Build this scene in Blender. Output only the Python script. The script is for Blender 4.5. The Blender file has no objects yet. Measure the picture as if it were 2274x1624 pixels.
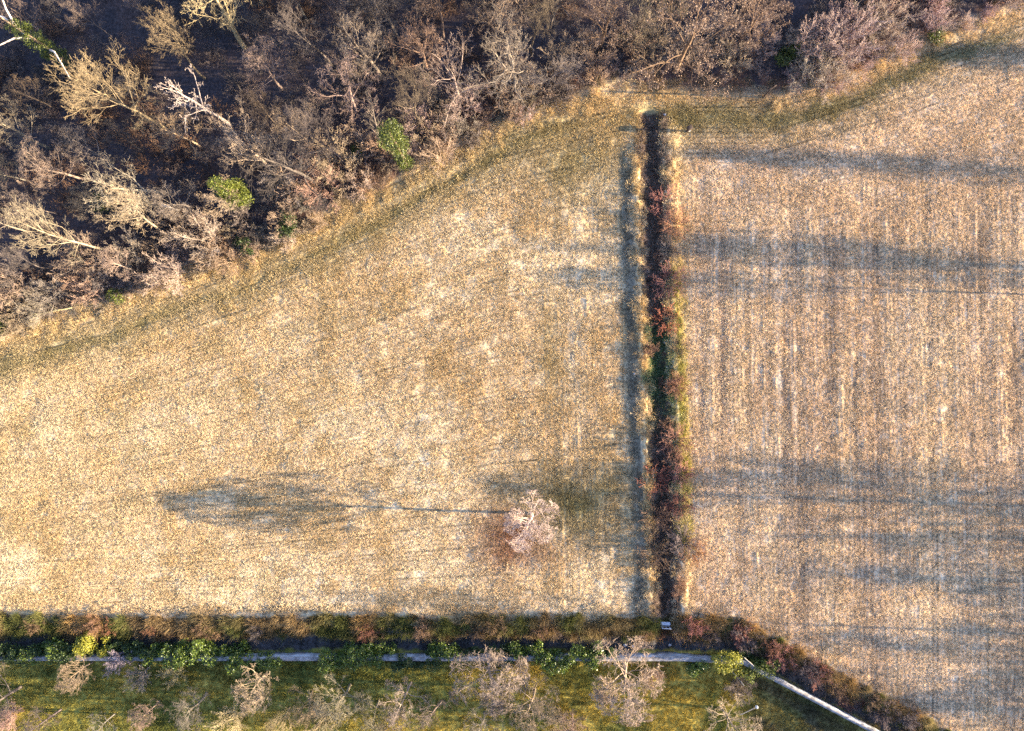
import bpy, math, random
import numpy as np
from mathutils import Vector

# ------------------------------------------------------------------ camera, sky, sun, exposure
sc = bpy.context.scene
CAM_H = 76.0
SPAN = 110.0                       # metres of level ground across the frame
S = SPAN / 2273.0                  # metres per plan unit (survey plan 2273 x 1624 units)
cam_d = bpy.data.cameras.new("camera")
cam_d.sensor_width = 36.0
cam_d.lens = 36.0 * CAM_H / SPAN
cam_d.clip_end = 3000.0
cam = bpy.data.objects.new("camera", cam_d)
cam.location = (0, 0, CAM_H)
sc.collection.objects.link(cam)
sc.camera = cam

SUN_EL, SUN_AZ = 10.0, 92.3        # azimuth clockwise from +Y
RATIO = 1.0 / math.tan(math.radians(SUN_EL))
world = bpy.data.worlds.new("World")
sc.world = world
world.use_nodes = True
wn = world.node_tree.nodes
sky = wn.new("ShaderNodeTexSky")
sky.sky_type = "NISHITA"
sky.sun_disc = False
sky.sun_elevation = math.radians(SUN_EL)
sky.sun_rotation = math.radians(SUN_AZ)
sky.dust_density = 0.2
sky.ozone_density = 3.0
tone = wn.new("ShaderNodeMix"); tone.data_type = "RGBA"; tone.blend_type = "MULTIPLY"; tone.inputs[0].default_value = 1.0
tone.inputs[7].default_value = (1.20, 0.97, 1.10, 1)          # lilac tint added over the whole sky to colour the shadows
world.node_tree.links.new(sky.outputs[0], tone.inputs[6])
world.node_tree.links.new(tone.outputs[2], wn["Background"].inputs[0])
wn["Background"].inputs[1].default_value = 0.10

sun_d = bpy.data.lights.new("sun", "SUN")
sun_d.energy = 5.0
sun_d.angle = math.radians(0.5)
sun_d.color = (1.0, 0.83, 0.615)
sun = bpy.data.objects.new("sun", sun_d)
az, el = math.radians(SUN_AZ), math.radians(SUN_EL)
to_sun = Vector((math.sin(az) * math.cos(el), math.cos(az) * math.cos(el), math.sin(el)))
sun.rotation_euler = (-to_sun).to_track_quat("-Z", "Y").to_euler()
sun.location = to_sun * 300
sc.collection.objects.link(sun)

sc.view_settings.view_transform = "Standard"
sc.view_settings.look = "None"
sc.view_settings.gamma = 1.0
sc.view_settings.exposure = 2.86
sc.cycles.use_denoising = False
sc.cycles.max_bounces = 4
sc.cycles.diffuse_bounces = 3
sc.cycles.glossy_bounces = 1
sc.cycles.transmission_bounces = 2
sc.cycles.transparent_max_bounces = 4

C = sc.collection

# ------------------------------------------------------------------ helpers
def X(px): return (px - 1136.5) * S
def Y(py): return (812.0 - py) * S

def lin(r, g, b):
    f = lambda c: c / 12.92 if c <= 0.04045 else ((c + 0.055) / 1.055) ** 2.4
    return np.array([f(r), f(g), f(b)])

_tabs = {}
def vnoise(x, y, scale, seed):
    if seed not in _tabs:
        _tabs[seed] = np.random.RandomState(seed).rand(256, 256)
    t = _tabs[seed]
    x = np.asarray(x, float) / scale + 1000.3 * (seed % 7)
    y = np.asarray(y, float) / scale + 517.7 * (seed % 5)
    ix, iy = np.floor(x).astype(int), np.floor(y).astype(int)
    fx, fy = x - ix, y - iy
    fx, fy = fx * fx * (3 - 2 * fx), fy * fy * (3 - 2 * fy)
    a, b = t[ix % 256, iy % 256], t[(ix + 1) % 256, iy % 256]
    c, d = t[ix % 256, (iy + 1) % 256], t[(ix + 1) % 256, (iy + 1) % 256]
    return (a * (1 - fx) + b * fx) * (1 - fy) + (c * (1 - fx) + d * fx) * fy

def fbm(x, y, scale, seed, octaves=3):
    v, a, tot = 0, 1.0, 0
    for k in range(octaves):
        v = v + a * vnoise(x, y, scale / 2 ** k, seed + 11 * k)
        tot += a
        a *= 0.5
    return v / tot

def sstep(a, b, x):
    t = np.clip((np.asarray(x, float) - a) / (b - a), 0, 1)
    return t * t * (3 - 2 * t)

def nodes_of(name):
    m = bpy.data.materials.new(name)
    m.use_nodes = True
    nt = m.node_tree
    return m, nt, nt.nodes["Principled BSDF"]

def mesh_np(name, verts, faces, mats=(), smooth=False):
    """faces: list of integer arrays (n, k), one per polygon size"""
    me = bpy.data.meshes.new(name)
    verts = np.asarray(verts, np.float32).reshape(-1, 3)
    faces = [np.asarray(f, np.int32) for f in faces if len(f)]
    me.vertices.add(len(verts))
    me.vertices.foreach_set("co", verts.ravel())
    idx = np.concatenate([f.ravel() for f in faces])
    tot = np.concatenate([np.full(len(f), f.shape[1], np.int32) for f in faces])
    start = np.concatenate([[0], np.cumsum(tot)[:-1]]).astype(np.int32)
    me.loops.add(len(idx))
    me.loops.foreach_set("vertex_index", idx)
    me.polygons.add(len(tot))
    me.polygons.foreach_set("loop_start", start)
    me.polygons.foreach_set("loop_total", tot)
    if smooth:
        me.polygons.foreach_set("use_smooth", np.ones(len(tot), bool))
    me.update(calc_edges=True)
    for m in mats:
        me.materials.append(m)
    return me

def obj(name, me, parent=None, loc=None):
    o = bpy.data.objects.new(name, me)
    C.objects.link(o)
    if parent is not None:
        o.parent = parent
    if loc is not None:
        o.location = loc
    return o

def tag(o, label=None, cat=None, group=None, kind=None):
    if label: o["label"] = label
    if cat: o["category"] = cat
    if group: o["group"] = group
    if kind: o["kind"] = kind
    return o

# ------------------------------------------------------------------ plan lines
WOOD_X = [-400, 0, 150, 290, 420, 560, 660, 760, 880, 980, 1090, 1200, 1330, 1500, 1690, 1760, 1900, 2000, 2100, 2273, 2700]
WOOD_Y = [840, 735, 690, 655, 600, 560, 510, 462, 400, 345, 290, 238, 200, 196, 208, 205, 160, 108, 66, 10, -120]
def wood_edge(px): return np.interp(px, WOOD_X, WOOD_Y)
WALL_X = [-400, 1500, 1640, 1960, 2400, 2700]
WALL_Y = [1446, 1448, 1454, 1624, 1858, 2018]
def wall_line(px): return np.interp(px, WALL_X, WALL_Y)
def bank_line(px): return wall_line(px) - 70.0 + 9.0 * (vnoise(px, px * 0, 70, 241) - .5) + 9.0 * (vnoise(px, px * 0, 19, 243) - .5)
DITCH_Y = [248, 290, 520, 800, 1000, 1200, 1370, 1440]
DITCH_X = [1447, 1447, 1453, 1464, 1470, 1477, 1482, 1484]
def ditch_x(py): return np.interp(py, DITCH_Y, DITCH_X)

def px_of(x): return x / S + 1136.5
def py_of(y): return 812.0 - y / S

def height(x, y):
    px, py = px_of(x), py_of(y)
    z = 0.22 * (fbm(x, y, 14, 3) - 0.5) + 0.06 * (fbm(x, y, 2.2, 5) - 0.5)
    wood = sstep(-6, 30, wood_edge(px) - py)
    z = z + wood * 0.5 * (fbm(x, y, 5, 9) - 0.4)
    fieldm = (1 - wood) * sstep(0, 40, bank_line(px) - py)
    z = z + fieldm * (.055 * (vnoise(x, y, .6, 301) - .5) + .035 * (vnoise(x * .9 + y * .5, y - x * .5, 1.3, 303) - .5))
    # drill lines and wheel marks
    east = sstep(1530, 1570, px) * fieldm
    wob = 0.5 * (vnoise(x, y, 9, 31) - 0.5)
    lines = vnoise(x + wob, y * 0.022, 0.42, 113) + 0.45 * vnoise(x + wob, y * 0.05, 1.1, 43)
    rows_e = sstep(400, 520, py + 0.12 * (px - 1900)) * (1 - 0.55 * sstep(1010, 1120, py))
    z = z + east * rows_e * -0.075 * (lines - 0.7)
    u = (py - wood_edge(px)) * S                       # metres out from the wood edge
    lw = vnoise(u + 0.6 * vnoise(x, y, 8, 47), x * 0.03, 0.75, 53)
    west = (1 - sstep(1400, 1420, px)) * fieldm
    z = z + (west + east * (1 - rows_e)) * 0.085 * (lw - 0.5) * (0.35 + 0.9 * np.exp(-((u - 2.6) / 2.4) ** 2))
    vert_w = sstep(1190, 1250, px) * west * sstep(380, 450, py)
    z = z + vert_w * 0.09 * (vnoise(x, y * 0.05, 0.8, 59) - 0.5)
    # ditch with low spoil ridge on its west side
    d = (px - ditch_x(py)) * S
    along = sstep(238, 262, py) * (1 - sstep(1500, 1520, py))
    wdt = 1.0 + 0.55 * (vnoise(x, y, 1.6, 61) - 0.5)
    dd = np.abs(d + 0.15) / wdt
    prof = 1 - sstep(0.3, 1.75, dd)
    ridge = np.exp(-((d + 1.8) / 0.40) ** 2) * (0.27 + 0.12 * (vnoise(y, y, 4, 67) - 0.5)) * sstep(300, 380, py) * (1 - .7 * sstep(1060, 1110, py) * sstep(1290, 1260, py))
    rim = np.exp(-((d - 1.75) / 0.5) ** 2) * 0.22 * sstep(255, 300, py)
    gate = (1 - sstep(1350, 1376, py))
    z = z + along * gate * (ridge + rim)
    zd = z - (0.5 + .2 * sstep(500, 900, py)) * prof * along
    # bank, sunken lane, garden
    db = (py - bank_line(px)) * S + 0.35 * (vnoise(x, y, 2.5, 71) - 0.5)
    zb = 0.12 * np.exp(-((db + 0.5) / 0.5) ** 2) - 0.95 * sstep(0.0, 2.0, db) + 0.45 * sstep(3.55, 3.9, db)
    inb = sstep(-1.2, -0.2, db)
    z = np.minimum(zd, z * (1 - inb) + 1e3 * 0) if False else zd * (1 - 0.6 * inb * (prof * along < 0.02)) + zb
    z = np.maximum(z, -1.35)
    return z

def zat(x, y): return float(height(np.array([x]), np.array([y]))[0])

STRAW, PALE, GOLD = lin(.83, .735, .56), lin(.88, .80, .64), lin(.77, .66, .45)
GREEN, DGREEN = lin(.65, .58, .39), lin(.53, .485, .32)
PINK, LITTER = lin(.83, .73, .61), lin(.27, .245, .24)
SOIL, LANE, LAWN = lin(.52, .44, .37), lin(.31, .30, .29), lin(.56, .53, .25)
RUST = lin(.57, .39, .25)

def mix(a, b, t):
    t = np.asarray(t)[..., None]
    return a * (1 - t) + b * t

def tint(x, y):
    px, py = px_of(x), py_of(y)
    n1, n2, n3 = fbm(x, y, 9, 101), fbm(x, y, 3.0, 103), fbm(x, y, 22, 107)
    col = mix(np.broadcast_to(STRAW, x.shape + (3,)), PALE, sstep(.38, .66, n1))
    col = mix(col, GOLD, 0.55 * sstep(.5, .7, n2))
    # stretched clumps of green regrowth on the west field
    g = fbm(x * .8 + y * .5, y * 1.6 - x * .3, 4.0, 109)
    west = 1 - sstep(1380, 1420, px)
    col = mix(col, GREEN, .35 * west * sstep(.56, .74, g) * sstep(1200, 300, px + (py - 900) * .3))
    # east field: pinker, striped along the drill lines
    east = sstep(1500, 1560, px)
    col = mix(col, PINK, .5 * east)
    wob = 0.5 * (vnoise(x, y, 9, 31) - 0.5)
    st = vnoise(x + wob, y * 0.022, 0.42, 113) * .55 + .3 * vnoise(x + wob, y * .03, 1.1, 127) + .15 * vnoise(x, y, 1.5, 128)
    rows_e = east * sstep(430, 560, py)
    col = mix(col, SOIL, .4 * rows_e * sstep(.56, .78, st))
    col = mix(col, PALE, .45 * rows_e * sstep(.46, .24, st))
    # grassy headland following the wood edge
    u = (py - wood_edge(px)) * S + 1.2 * (fbm(x, y, 4, 131) - .5)
    head = np.exp(-((u - 3.0) / 2.4) ** 2) * (1 - .55 * sstep(1500, 1750, px))
    lw = vnoise(u, x * 0.04, 0.9, 137)
    col = mix(col, GREEN, np.clip(.9 * head * (0.45 + .9 * lw), 0, 1))
    col = mix(col, GOLD, .8 * np.exp(-((u - 0.9) / 0.9) ** 2) * (0.4 + .6 * n2))
    col = mix(col, DGREEN, .9 * sstep(.5, .75, vnoise(u * 1.0 + .25 * vnoise(x, y, 3, 149), x * .02, .55, 151)) * np.exp(-((u - 3.2) / 2.0) ** 2))
    blob = lambda cx, cy, rx, ry: np.exp(-((px - cx) / rx) ** 2 - ((py - cy) / ry) ** 2)
    col = mix(col, GREEN, np.clip(1.1 * blob(1270, 370, 110, 75) * (.4 + n2), 0, 1))
    col = mix(col, GOLD, np.clip(.8 * blob(1340, 250, 90, 60), 0, 1))
    col = mix(col, GREEN, np.clip(.6 * blob(1640, 270, 160, 40) * (.4 + n2), 0, 1))
    col = mix(col, GREEN, np.clip(.8 * blob(1220, 740, 26, 110) * (.3 + n2), 0, 1))
    col = mix(col, PALE, np.clip(.7 * blob(1280, 770, 22, 130), 0, 1))
    col = mix(col, DGREEN, np.clip(.95 * blob(1290, 1125, 150, 80) * (.4 + n2), 0, 1))  # shadow of a tree to the east, painted in as dark green
    col = mix(col, RUST, np.clip(1.0 * blob(1125, 1195, 72, 62) * (.45 + n2), 0, 1))
    col = mix(col, RUST, np.clip(.35 * blob(1180, 1230, 90, 30), 0, 1))
    pd = np.abs(px - np.interp(py, [1185, 1240, 1300, 1350], [597, 622, 642, 645]))
    col = mix(col, lin(.88, .80, .66), .8 * sstep(3.2, 1.0, pd) * (py > 1185) * (py < 1350))
    # ditch sides
    d = (px - ditch_x(py)) * S
    inr = sstep(240, 265, py) * sstep(1400, 1380, py)
    col = mix(col, GOLD, .8 * inr * np.exp(-((d + 1.6) / .45) ** 2))
    col = mix(col, lin(.62, .59, .25), .9 * inr * np.exp(-((d - 2.15) / .5) ** 2) * sstep(540, 640, py) * sstep(1260, 1200, py))
    col = mix(col, lin(.42, .35, .28), inr * sstep(1.5, 1.0, np.abs(d + .1)))
    col = mix(col, lin(.45, .42, .36), .7 * inr * sstep(-3.7, -3.3, d) * sstep(-2.0, -2.3, d) * sstep(330, 420, py))  # duller grass beyond the ridge, with the ridge's shade painted into it
    # wood floor
    w = sstep(-8, 22, wood_edge(px) - py + 30 * (n2 - .5))
    lit = mix(np.broadcast_to(LITTER, x.shape + (3,)), RUST, (.1 + .35 * sstep(110, 10, wood_edge(px) - py)) * sstep(.4, .7, n2))
    col = mix(col, lit, w)
    # bank, lane, garden
    db = (py - bank_line(px)) * S
    col = mix(col, lin(.52, .42, .27), sstep(-.9, .1, db + .8 * (n2 - .5)))
    col = mix(col, LANE, sstep(1.9, 2.2, db))
    lawn = mix(np.broadcast_to(LAWN, x.shape + (3,)), lin(.68, .60, .28), sstep(.48, .66, n1))
    lawn = mix(lawn, lin(.33, .37, .17), .7 * sstep(.55, .7, n2))
    plot = sstep(1640, 1700, px) * (.6 + .4 * sstep(.4, .6, vnoise(x * .5 + y * .86, x * .1, .55, 139)))
    lawn = mix(lawn, lin(.34, .28, .24), .7 * plot)
    col = mix(col, lawn, sstep(3.45, 3.6, db))
    return np.clip(col, 0.01, 1)

# ------------------------------------------------------------------ materials
def ground_material():
    m, nt, b = nodes_of("ground_cover")
    at = nt.nodes.new("ShaderNodeAttribute"); at.attribute_name = "tint"
    co = nt.nodes.new("ShaderNodeNewGeometry")
    n1 = nt.nodes.new("ShaderNodeTexNoise"); n1.inputs["Scale"].default_value = 3.4; n1.inputs["Detail"].default_value = 1.5; n1.inputs["Roughness"].default_value = .65
    n2 = nt.nodes.new("ShaderNodeTexNoise"); n2.inputs["Scale"].default_value = 0.9; n2.inputs["Detail"].default_value = 3
    r1 = nt.nodes.new("ShaderNodeMapRange"); r1.inputs[1].default_value = .36; r1.inputs[2].default_value = .64; r1.inputs[3].default_value = .66; r1.inputs[4].default_value = 1.14
    r2 = nt.nodes.new("ShaderNodeMapRange"); r2.inputs[1].default_value = .3; r2.inputs[2].default_value = .7; r2.inputs[3].default_value = .84; r2.inputs[4].default_value = 1.14
    mm = nt.nodes.new("ShaderNodeMath"); mm.operation = "MULTIPLY"
    mx = nt.nodes.new("ShaderNodeMix"); mx.data_type = "RGBA"; mx.blend_type = "MULTIPLY"; mx.inputs[0].default_value = 1
    bump = nt.nodes.new("ShaderNodeBump"); bump.inputs["Strength"].default_value = .9; bump.inputs["Distance"].default_value = .07
    L = nt.links.new
    L(co.outputs["Position"], n1.inputs["Vector"]); L(co.outputs["Position"], n2.inputs["Vector"])
    L(n1.outputs[0], r1.inputs[0]); L(n2.outputs[0], r2.inputs[0])
    L(r1.outputs[0], mm.inputs[0]); L(r2.outputs[0], mm.inputs[1])
    L(at.outputs["Color"], mx.inputs[6]); L(mm.outputs[0], mx.inputs[7])
    L(mx.outputs[2], b.inputs["Base Color"])
    L(n1.outputs[0], bump.inputs["Height"]); L(bump.outputs[0], b.inputs["Normal"])
    b.inputs["Roughness"].default_value = .95; b.inputs["Specular IOR Level"].default_value = .1
    return m

def blade_material(name, lo=.94, hi=1.08, translucent=.25):
    """dry grass: takes the tint stored on each scattered patch, varied per blade"""
    m, nt, b = nodes_of(name)
    at = nt.nodes.new("ShaderNodeAttribute"); at.attribute_type = "INSTANCER"; at.attribute_name = "tint"
    g = nt.nodes.new("ShaderNodeNewGeometry")
    r = nt.nodes.new("ShaderNodeMapRange"); r.inputs[3].default_value = lo; r.inputs[4].default_value = hi
    mx = nt.nodes.new("ShaderNodeMix"); mx.data_type = "RGBA"; mx.blend_type = "MULTIPLY"; mx.inputs[0].default_value = 1
    tr = nt.nodes.new("ShaderNodeBsdfTranslucent"); ms = nt.nodes.new("ShaderNodeMixShader"); ms.inputs[0].default_value = translucent
    L = nt.links.new
    cn = nt.nodes.new("ShaderNodeTexNoise"); cn.inputs["Scale"].default_value = 3.4; cn.inputs["Detail"].default_value = 1.5
    cr = nt.nodes.new("ShaderNodeMapRange"); cr.inputs[1].default_value = .36; cr.inputs[2].default_value = .62; cr.inputs[3].default_value = .72; cr.inputs[4].default_value = 1.18
    cm = nt.nodes.new("ShaderNodeMath"); cm.operation = "MULTIPLY"
    L(g.outputs["Position"], cn.inputs["Vector"]); L(cn.outputs[0], cr.inputs[0]); L(cr.outputs[0], cm.inputs[0]); L(r.outputs[0], cm.inputs[1])
    L(g.outputs["Random Per Island"], r.inputs[0]); L(at.outputs["Color"], mx.inputs[6]); L(cm.outputs[0], mx.inputs[7])
    L(mx.outputs[2], b.inputs["Base Color"]); L(mx.outputs[2], tr.inputs["Color"])
    b.inputs["Roughness"].default_value = .8; b.inputs["Specular IOR Level"].default_value = .2
    L(b.outputs[0], ms.inputs[1]); L(tr.outputs[0], ms.inputs[2]); L(ms.outputs[0], nt.nodes["Material Output"].inputs[0])
    return m

def bark_material(name, instancer=False):
    """bark: object colour (or the scattered tint) broken up by lichen noise"""
    m, nt, b = nodes_of(name)
    if instancer:
        oi = nt.nodes.new("ShaderNodeAttribute"); oi.attribute_type = "INSTANCER"; oi.attribute_name = "tint"
    else:
        oi = nt.nodes.new("ShaderNodeObjectInfo")
    g = nt.nodes.new("ShaderNodeNewGeometry")
    n = nt.nodes.new("ShaderNodeTexNoise"); n.inputs["Scale"].default_value = 1.7; n.inputs["Detail"].default_value = 4
    r = nt.nodes.new("ShaderNodeMapRange"); r.inputs[1].default_value = .35; r.inputs[2].default_value = .65; r.inputs[3].default_value = .65; r.inputs[4].default_value = 1.2
    ri = nt.nodes.new("ShaderNodeMapRange"); ri.inputs[3].default_value = .75; ri.inputs[4].default_value = 1.25
    mu = nt.nodes.new("ShaderNodeMath"); mu.operation = "MULTIPLY"
    mx = nt.nodes.new("ShaderNodeMix"); mx.data_type = "RGBA"; mx.blend_type = "MULTIPLY"; mx.inputs[0].default_value = 1
    L = nt.links.new
    L(g.outputs["Position"], n.inputs["Vector"]); L(n.outputs[0], r.inputs[0]); L(g.outputs["Random Per Island"], ri.inputs[0])
    L(r.outputs[0], mu.inputs[0]); L(ri.outputs[0], mu.inputs[1])
    L(oi.outputs["Color"], mx.inputs[6]); L(mu.outputs[0], mx.inputs[7]); L(mx.outputs[2], b.inputs["Base Color"])
    b.inputs["Roughness"].default_value = .85; b.inputs["Specular IOR Level"].default_value = .25
    return m

def leaf_material(name, c1, c2, translucent=.25, rough=.5):
    m, nt, b = nodes_of(name)
    g = nt.nodes.new("ShaderNodeNewGeometry")
    r = nt.nodes.new("ShaderNodeValToRGB")
    r.color_ramp.elements[0].color = (*c1, 1); r.color_ramp.elements[1].color = (*c2, 1)
    tr = nt.nodes.new("ShaderNodeBsdfTranslucent"); ms = nt.nodes.new("ShaderNodeMixShader"); ms.inputs[0].default_value = translucent
    L = nt.links.new
    L(g.outputs["Random Per Island"], r.inputs[0]); L(r.outputs[0], b.inputs["Base Color"]); L(r.outputs[0], tr.inputs["Color"])
    b.inputs["Roughness"].default_value = rough; b.inputs["Specular IOR Level"].default_value = .4
    L(b.outputs[0], ms.inputs[1]); L(tr.outputs[0], ms.inputs[2]); L(ms.outputs[0], nt.nodes["Material Output"].inputs[0])
    return m

def plain_material(name, c, vary=.25, scale=3.0, rough=.8, bumpd=.02):
    m, nt, b = nodes_of(name)
    g = nt.nodes.new("ShaderNodeNewGeometry")
    n = nt.nodes.new("ShaderNodeTexNoise"); n.inputs["Scale"].default_value = scale; n.inputs["Detail"].default_value = 5
    r = nt.nodes.new("ShaderNodeValToRGB")
    r.color_ramp.elements[0].position = .35; r.color_ramp.elements[1].position = .68
    r.color_ramp.elements[0].color = (*(np.array(c) * (1 - 2 * vary)), 1); r.color_ramp.elements[1].color = (*np.minimum(np.array(c) * (1 + vary * .5), .9), 1)
    bu = nt.nodes.new("ShaderNodeBump"); bu.inputs["Strength"].default_value = .6; bu.inputs["Distance"].default_value = bumpd
    L = nt.links.new
    L(g.outputs["Position"], n.inputs["Vector"]); L(n.outputs[0], r.inputs[0]); L(r.outputs[0], b.inputs["Base Color"])
    L(n.outputs[0], bu.inputs["Height"]); L(bu.outputs[0], b.inputs["Normal"])
    b.inputs["Roughness"].default_value = rough
    return m

M_GROUND = ground_material()
M_BLADE = blade_material("dry_grass")
M_BARK = bark_material("bark")
M_BRUSH = bark_material("brush_stems", True)
M_IVY = leaf_material("ivy_leaf", lin(.10, .15, .06), lin(.40, .43, .15))
M_IVYB = leaf_material("bright_leaf", lin(.20, .25, .08), lin(.52, .54, .21), .3)
M_DARKLEAF = leaf_material("dark_evergreen_leaf", lin(.10, .17, .08), lin(.30, .36, .15))
M_LAUREL = leaf_material("laurel_leaf", lin(.11, .19, .09), lin(.44, .50, .17), .2, .35)
M_YELLOW = leaf_material("yellow_green_leaf", lin(.34, .36, .09), lin(.70, .67, .24), .3)
M_OAK = leaf_material("withered_leaf", lin(.36, .285, .23), lin(.63, .53, .44), .2, .7)
M_WALL = plain_material("weathered_limewash", lin(.69, .69, .68), .3, 1.3, .9, .03)
M_COPE = plain_material("grey_coping", lin(.56, .54, .52), .3, 2.5, .9, .02)
M_CONC = plain_material("pale_concrete", lin(.74, .75, .75), .18, 6, .8, .01)
M_STEEL = plain_material("galvanised_steel", lin(.62, .64, .66), .12, 8, .5, .004)
M_WOOD = plain_material("weathered_post", lin(.24, .18, .14), .2, 9, .9, .01)
M_POLE = plain_material("bleached_pole", lin(.66, .62, .55), .15, 7, .9, .005)
M_STONE = plain_material("pale_stone", lin(.80, .78, .75), .12, 8, .9, .02)

# ------------------------------------------------------------------ ground in its zones
def build_ground():
    st = 0.215
    xs = np.arange(-63, 63 + st, st); ys = np.arange(-47, 47 + st, st)
    gx, gy = np.meshgrid(xs, ys)
    z = height(gx, gy)
    edge = np.minimum(np.minimum(gx - xs[0], xs[-1] - gx), np.minimum(gy - ys[0], ys[-1] - gy))
    z = z * sstep(0, 2.5, edge)
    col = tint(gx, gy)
    nx, ny = len(xs), len(ys)
    V = np.stack([gx, gy, z], -1).reshape(-1, 3)
    Cc = np.concatenate([col.reshape(-1, 3), np.ones((nx * ny, 1))], 1)
    i, j = np.meshgrid(np.arange(nx - 1), np.arange(ny - 1))
    a = (j * nx + i).ravel()
    F = np.stack([a, a + 1, a + nx + 1, a + nx], 1)
    cx = (gx[:-1, :-1] + st / 2).ravel(); cy = (gy[:-1, :-1] + st / 2).ravel()
    px, py = px_of(cx), py_of(cy)
    zone = np.where(px < ditch_x(py), 0, 1)
    zone[(np.abs((px - ditch_x(py)) * S + .15) < 1.5) & (py > 243)] = 2
    db = (py - bank_line(px)) * S
    zone[db > 0] = 3
    zone[db > 2.0] = 4
    zone[db > 3.5] = 5
    zone[py < wood_edge(px)] = 6
    for k, nm in enumerate(["field_left", "field_right", "ditch", "bank", "lane", "garden_ground", "woodland_floor"]):
        f = F[zone == k]
        u, inv = np.unique(f, return_inverse=True)
        me = mesh_np(nm, V[u], [inv.reshape(f.shape)], [M_GROUND], True)
        ca = me.color_attributes.new("tint", "FLOAT_COLOR", "POINT")
        ca.data.foreach_set("color", Cc[u].astype(np.float32).ravel())
        tag(obj(nm, me), kind="structure")
    R, x0, x1, y0, y1 = 1500.0, xs[0], xs[-1], ys[0], ys[-1]
    V = [(-R, -R, 0), (R, -R, 0), (R, R, 0), (-R, R, 0), (x0, y0, 0), (x1, y0, 0), (x1, y1, 0), (x0, y1, 0)]
    me = mesh_np("ground", V, [[(0, 1, 5, 4), (1, 2, 6, 5), (2, 3, 7, 6), (3, 0, 4, 7)]], [M_GROUND])
    ca = me.color_attributes.new("tint", "FLOAT_COLOR", "POINT")
    ca.data.foreach_set("color", np.tile(np.append(STRAW, 1).astype(np.float32), 8))
    tag(obj("ground", me), kind="structure")
build_ground()

# ------------------------------------------------------------------ branching plants
GA = 2.39996
class Spec:
    def __init__(s, **k):
        s.H = 10; s.r0 = .16; s.t0 = .35; s.nb = [9, 6, 5, 4]; s.ang = [50, 42, 42, 45]; s.lr = [.5, .5, .5, .5]
        s.nseg = [9, 5, 3, 2, 2]; s.wob = [.05, .16, .2, .24, .3]; s.up = [.05, .10, .06, .03, .0]; s.rr = .55; s.tip = .35; s.rmin = .013
        s.stems = 1; s.lean = 0.0; s.split = 0.0; s.side = 1.0
        s.__dict__.update(k)

def grow(spec, seed):
    rng = random.Random(seed)
    out = []
    def nrm(v):
        l = math.sqrt(v[0] ** 2 + v[1] ** 2 + v[2] ** 2) or 1
        return (v[0] / l, v[1] / l, v[2] / l)
    def branch(p, d, Ln, r, lv):
        n = spec.nseg[lv]; stp = Ln / n
        pts = [p]; ds = [d]; rs = [r]
        for i in range(n):
            w, u = spec.wob[lv], spec.up[lv]
            d = nrm((d[0] + rng.gauss(0, w), d[1] + rng.gauss(0, w), d[2] + rng.gauss(0, w * .7) + u))
            p = (p[0] + d[0] * stp, p[1] + d[1] * stp, p[2] + d[2] * stp)
            pts.append(p); ds.append(d)
            rs.append(max(spec.rmin, r * (1 - (1 - spec.tip) * (i + 1) / n)))
        out.append((lv, pts, rs))
        if lv >= len(spec.nb): return
        nb = spec.nb[lv]
        nb = max(1, int(round(nb * rng.uniform(.8, 1.2)))) if lv else nb
        ph = rng.uniform(0, 6.28)
        t0 = spec.t0 if lv == 0 else .22
        for k in range(nb):
            t = t0 + (1 - t0) * (k + rng.uniform(.2, .9)) / nb
            t = min(t, .995)
            f = t * n; i = int(f); f -= i
            q = tuple(pts[i][c] * (1 - f) + pts[i + 1][c] * f for c in range(3))
            dd = ds[i + 1]
            rad = rs[i] * (1 - f) + rs[i + 1] * f
            a = math.radians(spec.ang[lv] * rng.uniform(.7, 1.25) * (1 - .35 * (t - t0) / (1 - t0)))
            phi = ph + GA * k + rng.uniform(-.4, .4)
            ref = (0, 0, 1) if abs(dd[2]) < .9 else (1, 0, 0)
            e1 = nrm((dd[1] * ref[2] - dd[2] * ref[1], dd[2] * ref[0] - dd[0] * ref[2], dd[0] * ref[1] - dd[1] * ref[0]))
            e2 = (dd[1] * e1[2] - dd[2] * e1[1], dd[2] * e1[0] - dd[0] * e1[2], dd[0] * e1[1] - dd[1] * e1[0])
            ca, sa = math.cos(a), math.sin(a)
            nd = nrm(tuple(dd[c] * ca + sa * (math.cos(phi) * e1[c] + math.sin(phi) * e2[c]) for c in range(3)))
            shape = (1 - .55 * abs((t - t0) / (1 - t0) - .25)) if lv == 0 else (1 - .45 * t)
            branch(q, nd, Ln * spec.lr[lv] * shape * rng.uniform(.75, 1.2), max(spec.rmin, rad * spec.rr), lv + 1)
    for s in range(spec.stems):
        if spec.stems == 1:
            d = nrm((rng.gauss(0, .03) + spec.lean, rng.gauss(0, .03), 1))
            branch((0, 0, -.15), d, spec.H, spec.r0, 0)
        else:
            a = GA * s + rng.uniform(-.3, .3); tl = spec.split * rng.uniform(.35, 1.15)
            d = nrm((math.cos(a) * tl, math.sin(a) * tl, 1))
            o = .25 * rng.random()
            branch((math.cos(a) * o, math.sin(a) * o, -.1), d, spec.H * rng.uniform(.7, 1.05), spec.r0 * rng.uniform(.7, 1.1), 0)
    return out

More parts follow.
